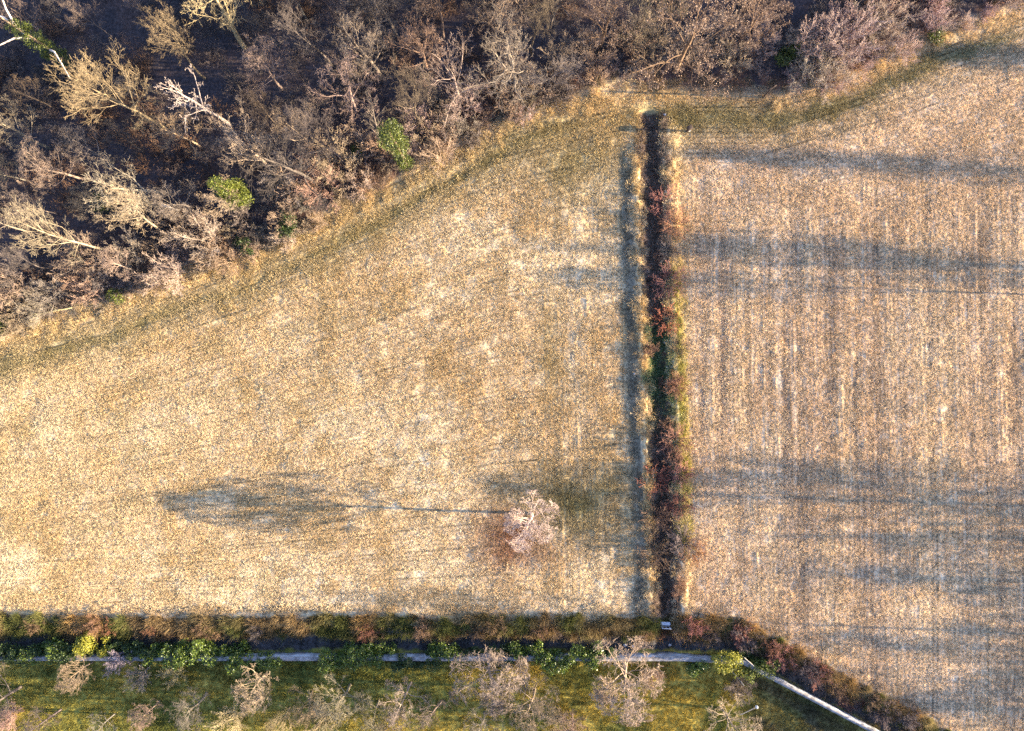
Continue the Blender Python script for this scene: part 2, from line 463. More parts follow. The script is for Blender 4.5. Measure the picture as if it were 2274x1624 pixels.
def tubes(name, brs, sides, mat):
    """one mesh from many branch polylines, grouped by point count"""
    V, F, base = [], [], 0
    groups = {}
    for lv, pts, rs in brs:
        groups.setdefault((len(pts), sides[min(lv, len(sides) - 1)]), []).append((pts, rs))
    for (n, k), items in groups.items():
        P = np.array([i[0] for i in items]); R = np.array([i[1] for i in items])
        T = np.gradient(P, axis=1); T /= np.linalg.norm(T, axis=2, keepdims=True) + 1e-9
        T0 = T[:, :1].mean(1)
        ref = np.where(np.abs(T0[:, 2:3]) < .9, np.array([[0, 0, 1.]]), np.array([[1., 0, 0]]))
        E1 = np.cross(T0, ref); E1 /= np.linalg.norm(E1, axis=1, keepdims=True)
        E1 = np.repeat(E1[:, None], n, 1)
        E1 = E1 - T * (E1 * T).sum(2, keepdims=True); E1 /= np.linalg.norm(E1, axis=2, keepdims=True) + 1e-9
        E2 = np.cross(T, E1)
        an = np.arange(k) * 2 * np.pi / k
        ring = P[:, :, None] + R[:, :, None, None] * (np.cos(an)[None, None, :, None] * E1[:, :, None] + np.sin(an)[None, None, :, None] * E2[:, :, None])
        B = len(items)
        V.append(ring.reshape(-1, 3))
        b_, i_, j_ = np.meshgrid(np.arange(B), np.arange(n - 1), np.arange(k), indexing="ij")
        q = base + b_ * n * k + i_ * k
        jn = (j_ + 1) % k
        F.append(np.stack([q + j_, q + jn, q + k + jn, q + k + j_], -1).reshape(-1, 4))
        base += B * n * k
    return mesh_np(name, np.concatenate(V), [np.concatenate(F)], [mat], False)

def leaves(name, P, size, mat, rng, up=.5):
    """a folded four-corner leaf at each point"""
    n = len(P)
    d = rng.normal(size=(n, 3)); d /= np.linalg.norm(d, axis=1, keepdims=True)
    nn = rng.normal(size=(n, 3)); nn[:, 2] = np.abs(nn[:, 2]) + up
    w = np.cross(d, nn); w /= np.linalg.norm(w, axis=1, keepdims=True) + 1e-9
    f = np.cross(w, d)
    s = size * rng.uniform(.6, 1.3, (n, 1))
    V = np.stack([P - d * s * .5, P + w * s * .36 + f * s * .12, P + d * s * .5, P - w * s * .36 + f * s * .12], 1).reshape(-1, 3)
    a = np.arange(n)[:, None] * 4
    return mesh_np(name, V, [np.concatenate([a + [0, 1, 2], a + [0, 2, 3]])], [mat])

def lump_points(rng, lumps, n):
    w = np.array([l[3] ** 2 for l in lumps], float); w /= w.sum()
    k = rng.choice(len(lumps), n, p=w)
    L = np.array(lumps, float)[k]
    d = rng.normal(size=(n, 3)); d /= np.linalg.norm(d, axis=1, keepdims=True)
    r = L[:, 3:4] * (1 - .55 * rng.random((n, 1)) ** 2)
    r *= (0.55 + .9 * vnoise(d[:, 0] * 2 + L[:, 0], d[:, 1] * 2 + d[:, 2] * 2 + L[:, 1], .7, 77))[:, None]
    P = L[:, :3] + d * r
    P[:, 2] = np.maximum(P[:, 2], .02)
    return P

LAND = []
NUM = ["", "second ", "third ", "fourth ", "fifth ", "sixth ", "seventh ", "eighth ", "ninth ", "tenth "]
def unique_labels(items, landmarks, what):
    """items: (object, px, py, colour word); names each by the landmark it stands closest to, the side it is on and its order there"""
    groups = {}
    for o, px, py, word in items:
        lx, ly, nm = min(landmarks, key=lambda l: (l[0] - px) ** 2 + (l[1] - py) ** 2)
        dx, dy = px - lx, py - ly
        a = math.atan2(-dy, dx)
        side = ["right of", "above right of", "above", "above left of", "left of", "below left of", "below", "below right of"][int(round(a / (math.pi / 4))) % 8]
        groups.setdefault((nm, side, word), []).append((dx * dx + dy * dy, o))
    for (nm, side, word), v in groups.items():
        v.sort(key=lambda t: t[0])
        for k, (_, o) in enumerate(v):
            o["label"] = (what % word) + ", " + (NUM[k] + "one " if k else "closest " if len(v) > 1 else "") + side + " " + nm

TREES = {}
def tree_proto(key, spec, seed, trunk_lv=1, sides=(8, 5, 3), dome=None):
    b = grow(spec, seed)
    if dome:                                   # crown rounded off to a dome: centre height, radius, half height
        zc, rx, rz = dome
        nb_ = []
        for lv, pts, rs in b:
            if lv > 0:
                P = np.array(pts) - [0, 0, zc]
                q = np.sqrt((P[:, 0] ** 2 + P[:, 1] ** 2) / rx ** 2 + (P[:, 2] / rz) ** 2) + 1e-6
                f = np.where(q > .75, (.75 + .30 * np.tanh((q - .75) / .45)) / q, 1.0)
                pts = [tuple(v) for v in P * f[:, None] + [0, 0, zc]]
            nb_.append((lv, pts, rs))
        b = nb_
    tr = [x for x in b if x[0] < trunk_lv]; cr = [x for x in b if x[0] >= trunk_lv]
    TREES[key] = (tubes(key + "_trunk", tr, sides, M_BARK), tubes(key + "_crown", cr, sides, M_BARK), cr)

BROAD = dict(rr=.46, tip=.22, H=9.0, r0=.17, t0=.25, nb=[15, 8, 7, 6], ang=[62, 45, 42, 40], lr=[.52, .52, .52, .5], up=[.05, .10, .07, .05, .03], rmin=.008)
UPR = dict(rr=.46, tip=.22, H=13.0, r0=.16, t0=.38, nb=[14, 8, 7, 5], ang=[42, 40, 40, 42], lr=[.40, .5, .5, .5], up=[.05, .16, .10, .05, .02], rmin=.008)
YOUNG = dict(rr=.44, tip=.22, H=7.3, r0=.12, t0=.30, nb=[26, 8, 6, 4], ang=[60, 40, 38, 36], lr=[.52, .42, .48, .5], up=[.05, .14, .12, .08, .05], rmin=.009)
DEAD = dict(H=13.0, r0=.19, t0=.40, nb=[8, 5, 4, 2], ang=[36, 42, 46, 50], lr=[.40, .48, .5, .5], nseg=[9, 6, 4, 3, 2], wob=[.05, .17, .24, .28, .3], rr=.56, rmin=.018)
GNARL = dict(H=9.0, r0=.20, t0=.30, nb=[11, 8, 6, 5], ang=[55, 48, 48, 46], lr=[.55, .55, .5, .45], wob=[.08, .24, .3, .32, .3], rr=.48, tip=.25, rmin=.008)
SLIM = dict(H=12.0, r0=.15, t0=.25, nb=[16, 6, 4], ang=[35, 38, 40], lr=[.24, .5, .5], up=[.05, .2, .1, .05], nseg=[10, 4, 3, 2])
OAK = dict(rr=.44, tip=.25, H=11.0, r0=.30, t0=.22, nb=[11, 7, 6, 4], ang=[66, 48, 45, 42], lr=[.60, .52, .5, .5], up=[.04, .08, .05, .03, .0], wob=[.06, .2, .24, .26, .3], rmin=.010)
for k in range(3): tree_proto("broad%d" % k, Spec(**BROAD), 100 + k, dome=(6.2, 3.9, 3.4))
for k in range(3): tree_proto("upright%d" % k, Spec(**UPR), 200 + k)
tree_proto("young0", Spec(**YOUNG), 300, dome=(4.6, 3.0, 3.0)); tree_proto("young1", Spec(**YOUNG), 301, dome=(4.6, 3.0, 3.0))
tree_proto("lone0", Spec(**dict(YOUNG, nb=[20, 9, 7, 5], r0=.18, t0=.40, rr=.42, rmin=.0105, H=6.0, lr=[.70, .52, .55, .55], ang=[72, 44, 42, 40], up=[.05, .10, .10, .07, .04], wob=[.08, .14, .18, .2, .2])), 300, dome=(4.7, 3.3, 2.5))
for k in range(2): tree_proto("dead%d" % k, Spec(**DEAD), 400 + k)
for k in range(2): tree_proto("gnarl%d" % k, Spec(**GNARL), 500 + k)
tree_proto("slim0", Spec(**SLIM), 600); tree_proto("slim1", Spec(**SLIM), 601)
tree_proto("oak0", Spec(**OAK), 700)

SHRUBS = {}
def shrub_proto(key, spec, seed, sides=(5, 3)):
    b = grow(spec, seed)
    SHRUBS[key] = (tubes(key + "_stems", [x for x in b if x[0] == 0], sides, M_BARK), tubes(key + "_twigs", [x for x in b if x[0] > 0], sides, M_BARK), b)
FAN = dict(H=3.2, r0=.045, t0=.22, nb=[8, 6, 4], ang=[36, 38, 40], lr=[.5, .5, .5], nseg=[6, 4, 2, 2], wob=[.10, .16, .2, .2], up=[.02, .05, .03, 0], stems=13, split=.85, rmin=.008)
DENSE = dict(H=2.2, r0=.03, t0=.15, nb=[10, 6, 4], ang=[45, 42, 42], lr=[.45, .5, .5], nseg=[5, 3, 2, 2], wob=[.14, .2, .2, .2], up=[.0, .04, .02, 0], stems=18, split=1.1, rmin=.0075)
ARCH = dict(H=1.9, r0=.022, t0=.2, nb=[8, 3], ang=[50, 45], lr=[.3, .5], nseg=[7, 3, 2], wob=[.08, .2, .2], up=[-.10, -.02, 0], stems=34, split=1.6, rmin=.009)
for k in range(3): shrub_proto("fan%d" % k, Spec(**FAN), 800 + k)
for k in range(3): shrub_proto("dense%d" % k, Spec(**DENSE), 820 + k)
for k in range(2): shrub_proto("arch%d" % k, Spec(**ARCH), 840 + k)

RNG = random.Random(7)
def jitter(c, a=.10):
    f = RNG.uniform(1 - a, 1 + a)
    return tuple(min(1, v * f * RNG.uniform(.95, 1.05)) for v in c) + (1,)

def put_tree(name, key, px, py, h, color, label, cat="tree", group=None, rz=None, wide=1.0, leafmesh=None, tilt=(0, 0)):
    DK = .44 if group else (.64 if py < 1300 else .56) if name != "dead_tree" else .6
    x, y = X(px), Y(py)
    e = bpy.data.objects.new(name, None); C.objects.link(e)
    e.empty_display_size = .5
    z = zat(x, y) if abs(x) < 60 and abs(y) < 44 else 0.0
    e.location = (x, y, z - .02)
    e.rotation_euler = (tilt[0], tilt[1], RNG.uniform(0, 6.28) if rz is None else rz)
    t, c, _ = TREES[key]
    H0 = {"broad": 9, "uprig": 13, "young": 7.3, "lone0": 6.6, "dead0": 13, "dead1": 13, "gnarl": 9, "slim0": 12, "slim1": 12, "oak0": 11}[key[:5]]
    s = h / (H0 * 1.06)
    e.scale = (s * wide, s * wide, s)
    tag(e, label, cat, group)
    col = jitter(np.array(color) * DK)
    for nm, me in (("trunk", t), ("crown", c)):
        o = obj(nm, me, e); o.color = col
    if leafmesh is not None:
        cr = e.children[-1] if e.children[-1].name.startswith("crown") else e.children[0]
        l = obj("withered_leaves", leafmesh, cr)
    return e

def put_shrub(name, key, px, py, s, color, label, cat="shrub", group=None, flat=1.0):
    x, y = X(px), Y(py)
    e = bpy.data.objects.new(name, None); C.objects.link(e)
    e.empty_display_size = .3
    e.location = (x, y, (zat(x, y) if abs(x) < 61 and abs(y) < 45 else 0) - .03)
    e.rotation_euler = (0, 0, RNG.uniform(0, 6.28))
    e.scale = (s, s, s * flat)
    tag(e, label, cat, group)
    st, tw, _ = SHRUBS[key]
    col = jitter(np.minimum(np.array(color) * .88, .9))
    for nm, me in (("stems", st), ("twigs", tw)):
        o = obj(nm, me, e); o.color = col
    return e

TAN, WHITE, OLIVE = lin(.62, .53, .44), lin(.80, .74, .66), lin(.66, .59, .43)
PINKB, PURP, GREYB = lin(.68, .595, .52), lin(.46, .40, .37), lin(.56, .51, .45)
REDB, BROWNB = lin(.62, .43, .36), lin(.52, .41, .31)

# -------- trees of the wood that stand out
put_tree("bare_tree", "upright0", 372, 290, 14, OLIVE, "olive-tinted bare tree with feathery crown left of the white dead tree", wide=1.15)
put_tree("dead_tree", "dead0", 513, 282, 13.5, WHITE, "bleached white dead tree with bare forked limbs and rusty trunk foot", wide=1.0)
put_tree("dead_tree", "gnarl0", 358, 430, 9.5, lin(.74, .67, .58), "gnarled white-limbed bare tree just below the bleached dead tree")
put_tree("bare_tree", "gnarl1", 612, 382, 9.5, lin(.74, .66, .55), "pale bare tree with twisted limbs rising beside the dark gap in the wood")
put_tree("bare_tree", "broad0", 628, 200, 9, PINKB, "small pinkish bare tree between the white dead tree and the round bare tree")
put_tree("bare_tree", "broad1", 790, 248, 10, PINKB, "round-crowned pinkish bare tree standing clear in the dark middle of the wood")
put_tree("bare_tree", "broad2", 950, 160, 9.5, lin(.64, .53, .43), "round tan bare tree between the middle of the wood and the spreading oak")
put_tree("bare_tree", "oak0", 1020, 225, 8.5, PINKB, "wide spreading bare tree with radiating limbs at the wood edge")
put_tree("bare_tree", "upright1", 1098, 120, 12, TAN, "tall multi-limbed bare tree near the top middle of the wood", wide=1.25)
put_tree("bare_tree", "upright2", 985, 85, 12, lin(.52, .43, .36), "dark-stemmed bare tree at the top edge of the wood", wide=1.1)
put_tree("bare_tree", "gnarl1", 545, 110, 13, lin(.75, .66, .50), "bright tan bare tree leaning at the top edge of the wood")
put_tree("bare_tree", "upright1", 455, 175, 12, lin(.58, .50, .38), "slender bare tree beside the olive-tinted tree")
put_tree("dead_tree", "upright1", 238, 556, 12, lin(.68, .62, .50), "pale straight-trunked bare tree above the lower left wood edge")
put_tree("dead_tree", "upright2", 362, 513, 10, lin(.75, .68, .54), "short pale-trunked bare tree right of the straight-trunked one")
put_tree("dead_tree", "upright0", 66, 516, 9, lin(.66, .60, .50), "pale leaning bare trunk close to the left border of the picture", rz=.8)
put_tree("bare_tree", "broad1", 520, 455, 6.5, lin(.74, .64, .54), "pale twiggy tree beside the bright green ivy ball")
put_tree("bare_tree", "broad2", 190, 400, 8.5, lin(.66, .57, .47), "rounded bare tree above the straight pale trunk in the left wood")
put_tree("bare_tree", "broad0", 110, 330, 9, lin(.60, .53, .45), "greyish rounded bare tree low on the left side of the wood")
put_tree("bare_tree", "broad1", 450, 330, 7.5, lin(.68, .58, .45), "tan rounded bare tree between the gnarled white tree and the twisted one")
put_tree("bare_tree", "broad2", 700, 330, 8, lin(.66, .56, .46), "tan rounded bare tree below the round pinkish tree")
put_tree("bare_tree", "broad0", 300, 600, 5.5, lin(.72, .62, .53), "low pale bare tree close to the lower left field edge")
put_tree("bare_tree", "gnarl0", 1215, 190, 7, GREYB, "grey bare tree with one white limb at the upper wood edge", rz=1.4)

# big oak holding its brown leaves
def oak_leaves():
    rng = np.random.RandomState(5)
    cr = TREES["oak0"][2]
    tips = np.array([p[-1 - (i % 2)] for i, (lv, p, r) in enumerate(cr) if lv >= 3])
    tips = np.concatenate([tips, tips + rng.normal(0, .16, tips.shape), tips + rng.normal(0, .22, tips.shape)])
    tips = tips[rng.rand(len(tips)) < .75]
    return leaves("withered_leaves", tips, .12, M_OAK, rng, .3)
OAKL = oak_leaves()
put_tree("oak_tree", "oak0", 1497, 160, 10.5, BROWNB, "big oak still holding brown withered leaves above the ditch head", wide=1.12, leafmesh=OAKL, rz=.4)
put_tree("oak_tree", "oak0", 1330, 110, 8.0, BROWNB, "smaller oak with brown leaves left of the big oak", leafmesh=OAKL, rz=2.9)
put_tree("oak_tree", "oak0", 1640, 100, 7.5, BROWNB, "small brown-leaved oak right of the big oak", leafmesh=OAKL, rz=4.4, wide=.9)

# lone tree in the field
put_tree("bare_tree", "lone0", 1180, 1140, 6.8, lin(.86, .77, .68), "lone pale bare tree standing in the open field", wide=1.0, rz=.5)

# -------- trees filling the wood
def scatter(n, test, dmin, seed, tries=30000, pts=None):
    r = random.Random(seed); out = list(pts or []); k0 = len(out)
    for _ in range(tries):
        p = (r.uniform(-40, 2320), r.uniform(-40, 800))
        if test(*p) and all((p[0] - q[0]) ** 2 + (p[1] - q[1]) ** 2 > dmin ** 2 for q in out):
            out.append(p)
            if len(out) - k0 >= n: break
    return out[k0:]
heroes = [(372, 290), (513, 282), (358, 430), (612, 382), (628, 200), (790, 248), (950, 160), (1020, 225), (1098, 120), (985, 85), (545, 110), (455, 175),
          (238, 556), (362, 513), (66, 516), (520, 455), (1215, 190), (1497, 160), (1330, 110), (1640, 100), (190, 400), (110, 330), (450, 330), (700, 330), (300, 600), (905, 365), (545, 445), (165, 150)]
LAND += [(330, 230, "the olive-tinted tree"), (470, 230, "the bleached dead tree"), (340, 390, "the gnarled white tree"), (600, 320, "the pale twisted tree"), (760, 190, "the round pinkish tree"),
         (930, 110, "the round tan tree"), (1005, 195, "the spreading bare tree"), (1100, 60, "the tall multi-limbed tree"), (885, 310, "the ivy column tree"), (512, 413, "the bright ivy ball"),
         (200, 510, "the straight pale trunk"), (335, 480, "the short pale trunk"), (70, 60, "the ivy-covered corner tree"), (490, 50, "the bright tan tree"), (1540, 100, "the big brown-leaved oak"),
         (1330, 80, "the smaller oak"), (640, 500, "the dark evergreen bush"), (1740, 110, "the green bush by the oak"), (1220, 170, "the grey edge tree"), (40, 490, "the leaning pale trunk"),
         (120, 690, "the fallen pale branch"), (1840, 130, "the tall pinkish shrub"), (2075, 85, "the sparse green bush")]
fill = []
deep = scatter(66, lambda a, b: b < wood_edge(a) - 70 and a < 1420, 70, 21, pts=heroes)
for k, (a, b) in enumerate(deep):
    shade = a < 560 and b < 330
    key = RNG.choice(["broad0", "broad1", "broad2", "upright0", "upright1", "upright2", "gnarl1", "slim0"])
    h = RNG.uniform(9.0, 12.5) if a > 700 else RNG.uniform(4.5, 7.0) if shade else RNG.uniform(5.5, 8.0)
    col = [PURP, GREYB, PINKB, lin(.56, .49, .39), lin(.50, .45, .41)][k % 5]
    o = put_tree("bare_tree", key, a, b, h, col, "bare tree in the wood", group="trees crowded inside the wood", wide=RNG.uniform(.85, 1.1))
    fill.append((o, a, b, ["dusky", "grey", "pinkish", "brown", "mauve-grey"][k % 5]))
unique_labels(fill, LAND, "bare %s tree crowded in the wood")

# -------- trees east of the frame whose long shadows cross the right-hand field
for tip, py, h, key, wide in [(2030, 125, 9, "young1", .55), (2110, 175, 8, "slim1", 1.2), (1560, 385, 12, "upright1", .62), (1720, 368, 10, "upright0", .5), (1190, 655, 11, "young1", .62), (1480, 600, 12, "upright2", .6), (1650, 612, 10, "broad1", .45), (1330, 590, 12, "upright0", .55), (1600, 372, 11, "broad1", .5), (1640, 390, 12, "upright2", .6), (2000, 130, 10, "broad0", .55), (2010, 122, 10, "young0", .6), (2060, 112, 9, "upright1", .6),
                              (1060, 1125, 13, "broad1", .8), (1560, 1090, 12, "upright0", .9), (930, 1405, 14, "upright1", .8),
                              (1640, 1175, 11, "slim1", 1.3), (1850, 1290, 10, "young1", .6), (1780, 1430, 11, "broad2", .8), (1600, 1530, 12, "upright2", .8), (1900, 1580, 11, "young0", .8)] + [(RNG.uniform(1480, 1700) if i < 1 else RNG.uniform(1850, 2120), 1085 + 62 * i, RNG.uniform(9, 13), "young%d" % (i % 2) if i % 3 else "upright2", RNG.uniform(.8, 1.05)) for i in range(9)]:
    bx = tip + h * RATIO / S
    put_tree("bare_tree", key, bx, py + (bx - 2273) * .04, h, TAN, "bare tree beyond the right border whose long shadow crosses the field", group="trees beyond the right border", wide=wide)

for tip, py, h, key in [(1500, 610, 12, "upright0"), (1420, 618, 12, "broad1")]:
    bx = tip + h * RATIO / S
    put_tree("bare_tree", key, bx, py + (bx - 2273) * .04, h, TAN, "bare tree beyond the right border whose long shadow crosses the field", group="trees beyond the right border", wide=.55, rz=0.0, tilt=(-.2, 0))

# -------- scrub along the wood edge
ZONES = []
fill = []
edge = scatter(150, lambda a, b: (-12 if not 1330 < a < 1720 else 24) < wood_edge(a) - b < 125 and a < 2260, 27, 33, pts=[(1497, 160)])
for k, (a, b) in enumerate(edge):
    far = wood_edge(a) - b
    key = ["fan0", "dense0", "fan1", "dense1", "fan2", "dense2", "arch0"][k % 7]
    s = RNG.uniform(.65, 1.05) * (1.15 if far > 60 else .8)
    w = RNG.randrange(5)
    col = [PINKB, TAN, lin(.66, .57, .47), GREYB, lin(.62, .52, .42)][w]
    if a > 1700: w, col = 0, [PINKB, lin(.70, .59, .53)][k % 2]
    if 1380 < a < 1690 and b > 170: s *= .55
    o = put_shrub("bare_shrub", key, a, b, s, col, "bare shrub", group="scrub along the wood edge")
    fill.append((o, a, b, ["pinkish", "tan", "light brown", "grey", "rusty"][w]))
unique_labels(fill, LAND, "%s fringe shrub")
for (a, b, s, key, lab) in [(1790, 165, 1.5, "dense0", "large pinkish twiggy shrub below the green bush near the upper right wood edge"),
                            (1850, 110, 1.5, "fan1", "tall pinkish fan-shaped shrub in the upper right thicket"),
                            (1910, 70, 1.3, "dense1", "rounded pale shrub at the top end of the upper right thicket"),
                            (1835, 185, 1.1, "fan2", "pale shrub spilling onto the grass at the upper right wood edge"),
                            (467, 535, 1.2, "fan0", "pink fan-shaped shrub at the lower wood edge left of the dark evergreen"),
                            (393, 618, 1.1, "fan1", "pale pink fan-shaped shrub reaching out to the field edge"),
                            (660, 420, 1.4, "dense2", "broad pinkish shrub right of the bright ivy ball"),
                            (720, 420, 1.2, "fan2", "tan shrub on the sunny wood edge above the rusty leaves"),
                            (985, 300, 1.2, "dense1", "pale shrub in front of the spreading bare tree"),
                            (1130, 235, 1.1, "dense0", "reddish-tan shrub where the wood edge nears the ditch head")]:
    put_shrub("bare_shrub", key, a, b, s, PINKB if a > 1700 or a < 500 else lin(.66, .54, .45), lab)

# fallen pale branch at the lower left wood edge
def log(name, pts, r, color, label, cat, sub=None):
    lv = []
    P = [(X(a), Y(b), zat(X(a), Y(b)) + z) for a, b, z in pts]
    o0 = P[0]
    loc = [tuple(p[i] - o0[i] for i in range(3)) for p in P]
    main = [(0, loc, [r * (1 - .6 * i / (len(loc) - 1)) for i in range(len(loc))])]
    o = obj(name, tubes(name, main, (8,), M_BARK), loc=o0); o.color = (*color, 1)
    tag(o, label, cat)
    if sub:
        br = []
        for i, dx, dy, dz in sub:
            p = loc[i]
            br.append((1, [p, (p[0] + dx * .5, p[1] + dy * .5, p[2] + dz * .6), (p[0] + dx, p[1] + dy, p[2] + dz)], [r * .5, r * .35, r * .15]))
        b = obj("side_branches", tubes("side_branches", br, (5,), M_BARK), o); b.color = (*color, 1)
    return o
log("fallen_branch", [(163, 684, .15), (130, 690, .35), (90, 700, .5), (40, 712, .3)], .10, lin(.80, .74, .52), "long pale fallen branch lying on the lower left wood edge", "branch",
    [(1, -1.0, .9, .2), (2, -.9, -.7, .1), (2, -1.2, .5, .3), (3, -.6, .4, .1)])
log("fallen_log", [(372, 461, 1.2), (388, 466, 1.1), (404, 472, .8)], .16, lin(.80, .75, .66), "short broken white log lying between the two pale trunks", "log")
log("fallen_branch", [(118, 652, .3), (150, 630, .5), (185, 610, .6), (215, 590, .7)], .06, lin(.72, .58, .45), "thin tan fallen branch left of the mossy patch in the scrub", "branch",
    [(0, -.3, -1.2, .1), (1, -.9, .2, .1), (2, .3, .9, .2)])

# -------- evergreen and ivy-clad things
def ivy(name, px, py, lumps, n, size, mat, label, cat, trunk=None, seed=1, limb=None, group=None):
    rng = np.random.RandomState(seed)
    x, y = X(px), Y(py)
    e = bpy.data.objects.new(name, None); C.objects.link(e)
    e.location = (x, y, zat(x, y) - .02)
    tag(e, label, cat, group)
    rr = random.Random(seed + 5)
    rag = list(lumps)
    for l in lumps:
        for _ in range(4):
            a, u = rr.uniform(0, 6.28), rr.uniform(-.5, 1)
            c = math.sqrt(1 - min(1, u * u))
            rag.append((l[0] + math.cos(a) * c * l[3] * 1.05, l[1] + math.sin(a) * c * l[3] * 1.05, max(.2, l[2] + u * l[3]), l[3] * rr.uniform(.25, .5)))
    obj("foliage", leaves("foliage", lump_points(rng, rag, int(n * 1.3)), size * .85, mat, rng), e)
    st = trunk or (.06, max(l[2] for l in lumps) * .8)
    r = random.Random(seed)
    br = [(0, [(0, 0, -.1), (.05, .03, st[1] * .5), (r.uniform(-.1, .1), 0, st[1])], [st[0], st[0] * .8, st[0] * .4])]
    if not trunk:
        for l in lumps:
            br.append((1, [(0, 0, 0), (l[0] * .6, l[1] * .6, l[2] * .5), (l[0], l[1], l[2] + l[3] * .3)], [.04, .03, .015]))
    t = obj("trunk" if trunk else "stems", tubes("trunk", br, (7, 4), M_BARK), e); t.color = (*lin(.45, .38, .30), 1)
    if limb:
        b = obj("crown", tubes("crown", limb, (5, 4, 3), M_BARK), e); b.color = (*WHITE, 1)
    return e

ivy("ivy_clad_tree", 903, 368, [(0, 0, 1.0, .9), (0, 0, 2.5, .8), (.1, 0, 4.5, .8), (-.1, .1, 6.5, 1.0), (.1, 0, 8.5, 1.1), (-.1, .1, 10, 1.2), (0, 0, 11.3, .9)], 5200, .17, M_IVY,
    "tall ivy-clad tree standing alone in the scrub like a green column", "tree", (.2, 11), 11)
ivy("ivy_clad_tree", 545, 448, [(0, 0, 1.2, 1.2), (-.2, .1, 2.6, 1.35), (-.1, .2, 3.8, 1.3), (.2, -.1, 3.2, 1.2), (0, 0, 5.2, .7), (0, 0, 7.2, .75), (.1, 0, 8.2, .6)], 6500, .16, M_IVYB,
    "bright yellow-green ivy ball on a stem among pale twigs", "tree", (.16, 8), 12)
limbL = [(0, [(0, 0, 8), (-.5, .5, 10), (-2.2, .6, 11.5), (-4, 1.2, 12.5)], [.14, .11, .08, .04]), (0, [(0, 0, 7), (-.8, -.6, 8.2), (-2.4, -2.0, 9.0)], [.12, .09, .04]),
         (0, [(0, 0, 4), (.9, -.5, 5.5), (1.6, -.9, 6.0), (2.6, -2.4, 6.2), (3.2, -3.6, 6.0)], [.11, .10, .09, .06, .03]), (0, [(0, 0, 9), (.4, .8, 11), (1.2, 1.6, 13)], [.12, .08, .03])]
ivy("ivy_clad_tree", 168, 152, [(0, 0, 2, .8), (0, 0, 4, .9), (0, .1, 6, .9), (-.1, 0, 8, .8), (0, 0, 9.5, .6)], 4200, .15, M_IVY,
    "ivy-covered tree with white bare limbs in the upper left corner", "tree", (.2, 11), 13, limbL)
for px, py, R, mat, n, lab, sd in [
    (800, 335, .75, M_IVY, 900, "small green ivy clump left of the ivy-clad column tree", 21),
    (640, 505, 1.1, M_DARKLEAF, 2400, "dark evergreen bush tucked into the wood edge", 22),
    (1745, 130, 1.25, M_IVY, 2600, "green evergreen bush beside the big oak's shadow", 23),
    (2075, 92, .9, M_IVY, 700, "small sparse green bush at the far right of the wood edge", 24),
    (240, 455, 1.0, M_IVY, 1500, "green ivy mound between the pale trunks in the lower left wood", 25),
    (265, 660, .8, M_IVYB, 600, "low green bush at the lower left field edge", 26),
    (545, 548, .9, M_DARKLEAF, 1300, "dark evergreen bush low at the field edge under pink twigs", 27),
    (25, 722, 1.1, M_IVY, 900, "mossy green bush at the left border by the field edge", 28)]:
    r = random.Random(sd)
    lumps = [(r.uniform(-R, R) * .7, r.uniform(-R, R) * .7, r.uniform(.4, 1.1) * R, R * r.uniform(.45, .75)) for _ in range(7)]
    ivy("evergreen_bush", px, py, lumps, n, .16, mat, lab, "bush", seed=sd)

# -------- reddish bramble bushes and others in the ditch
for k, (px, py, s, col, lab) in enumerate([
    (1464, 452, .80, REDB, "topmost red bramble bush overhanging the ditch"),
    (1482, 500, .75, lin(.64, .44, .32), "orange-brown bramble on the ditch edge just below the topmost red one"),
    (1474, 626, .85, REDB, "large red bramble bush in the upper half of the ditch"),
    (1470, 712, .78, lin(.68, .42, .30), "red bramble bush just above the light green ditch weeds"),
    (1492, 860, .65, lin(.56, .37, .27), "rusty bramble on the ditch bank beside the yellow-green verge"),
    (1489, 978, .85, REDB, "red bramble bush below the middle of the ditch"),
    (1452, 1062, .80, lin(.68, .43, .31), "bright red bramble on the left side of the lower ditch"),
    (1500, 1050, .6, REDB, "small dull red bramble on the right side of the lower ditch"),
    (1498, 1120, .65, lin(.58, .36, .29), "small red bramble tuft deep in the lower ditch"),
    (1455, 1150, .85, BROWNB, "brown bramble filling the left side of the lower ditch"),
    (1450, 1225, .85, BROWNB, "brown bramble near the bottom of the ditch"),
    (1505, 1200, .8, PURP, "dusky bramble on the lower right ditch bank"),
    (1528, 1225, .7, lin(.60, .42, .28), "orange-brown bramble at the lower right end of the ditch"),
    (1475, 560, .6, PURP, "dark bramble lining the upper ditch between the red bushes"),
    (1498, 770, .5, lin(.5, .42, .3), "small brown bramble above the yellow-green ditch verge")]):
    put_shrub("bramble_bush", "arch%d" % (k % 2), px + (10 if px > 1460 else 0), py, s * 1.35, mix(np.array(col), np.array([.22, .17, .13]), .1), lab, "bramble", flat=1.25)
rd = random.Random(66)
fill = []
DLAND = [(1464, 452, "the topmost red bramble"), (1474, 626, "the large red bramble"), (1470, 712, "the third red bramble"), (1492, 860, "the rusty bramble"), (1489, 978, "the red bramble below mid-ditch"),
         (1452, 1062, "the bright red bramble"), (1498, 1120, "the small red tuft"), (1528, 1225, "the orange-brown bramble"), (1478, 1388, "the white sluice")]
for k in range(36):
    py = rd.uniform(560, 1365) if k % 3 else rd.uniform(1040, 1365)
    px = float(ditch_x(py)) + (rd.uniform(4, 28) if k % 4 else rd.uniform(-26, 0))
    o = put_shrub("bramble_bush", ["arch0", "arch1", "dense0"][k % 3], px, py, rd.uniform(.35, .65), [lin(.60, .51, .38), lin(.48, .42, .36), lin(.56, .43, .34)][k % 3],
                  "bramble in the ditch", "bramble", "brambles tangled in the ditch")
    fill.append((o, px, py, ["brown", "dusky", "reddish-brown"][k % 3]))
unique_labels(fill, DLAND, "%s bramble in the ditch")

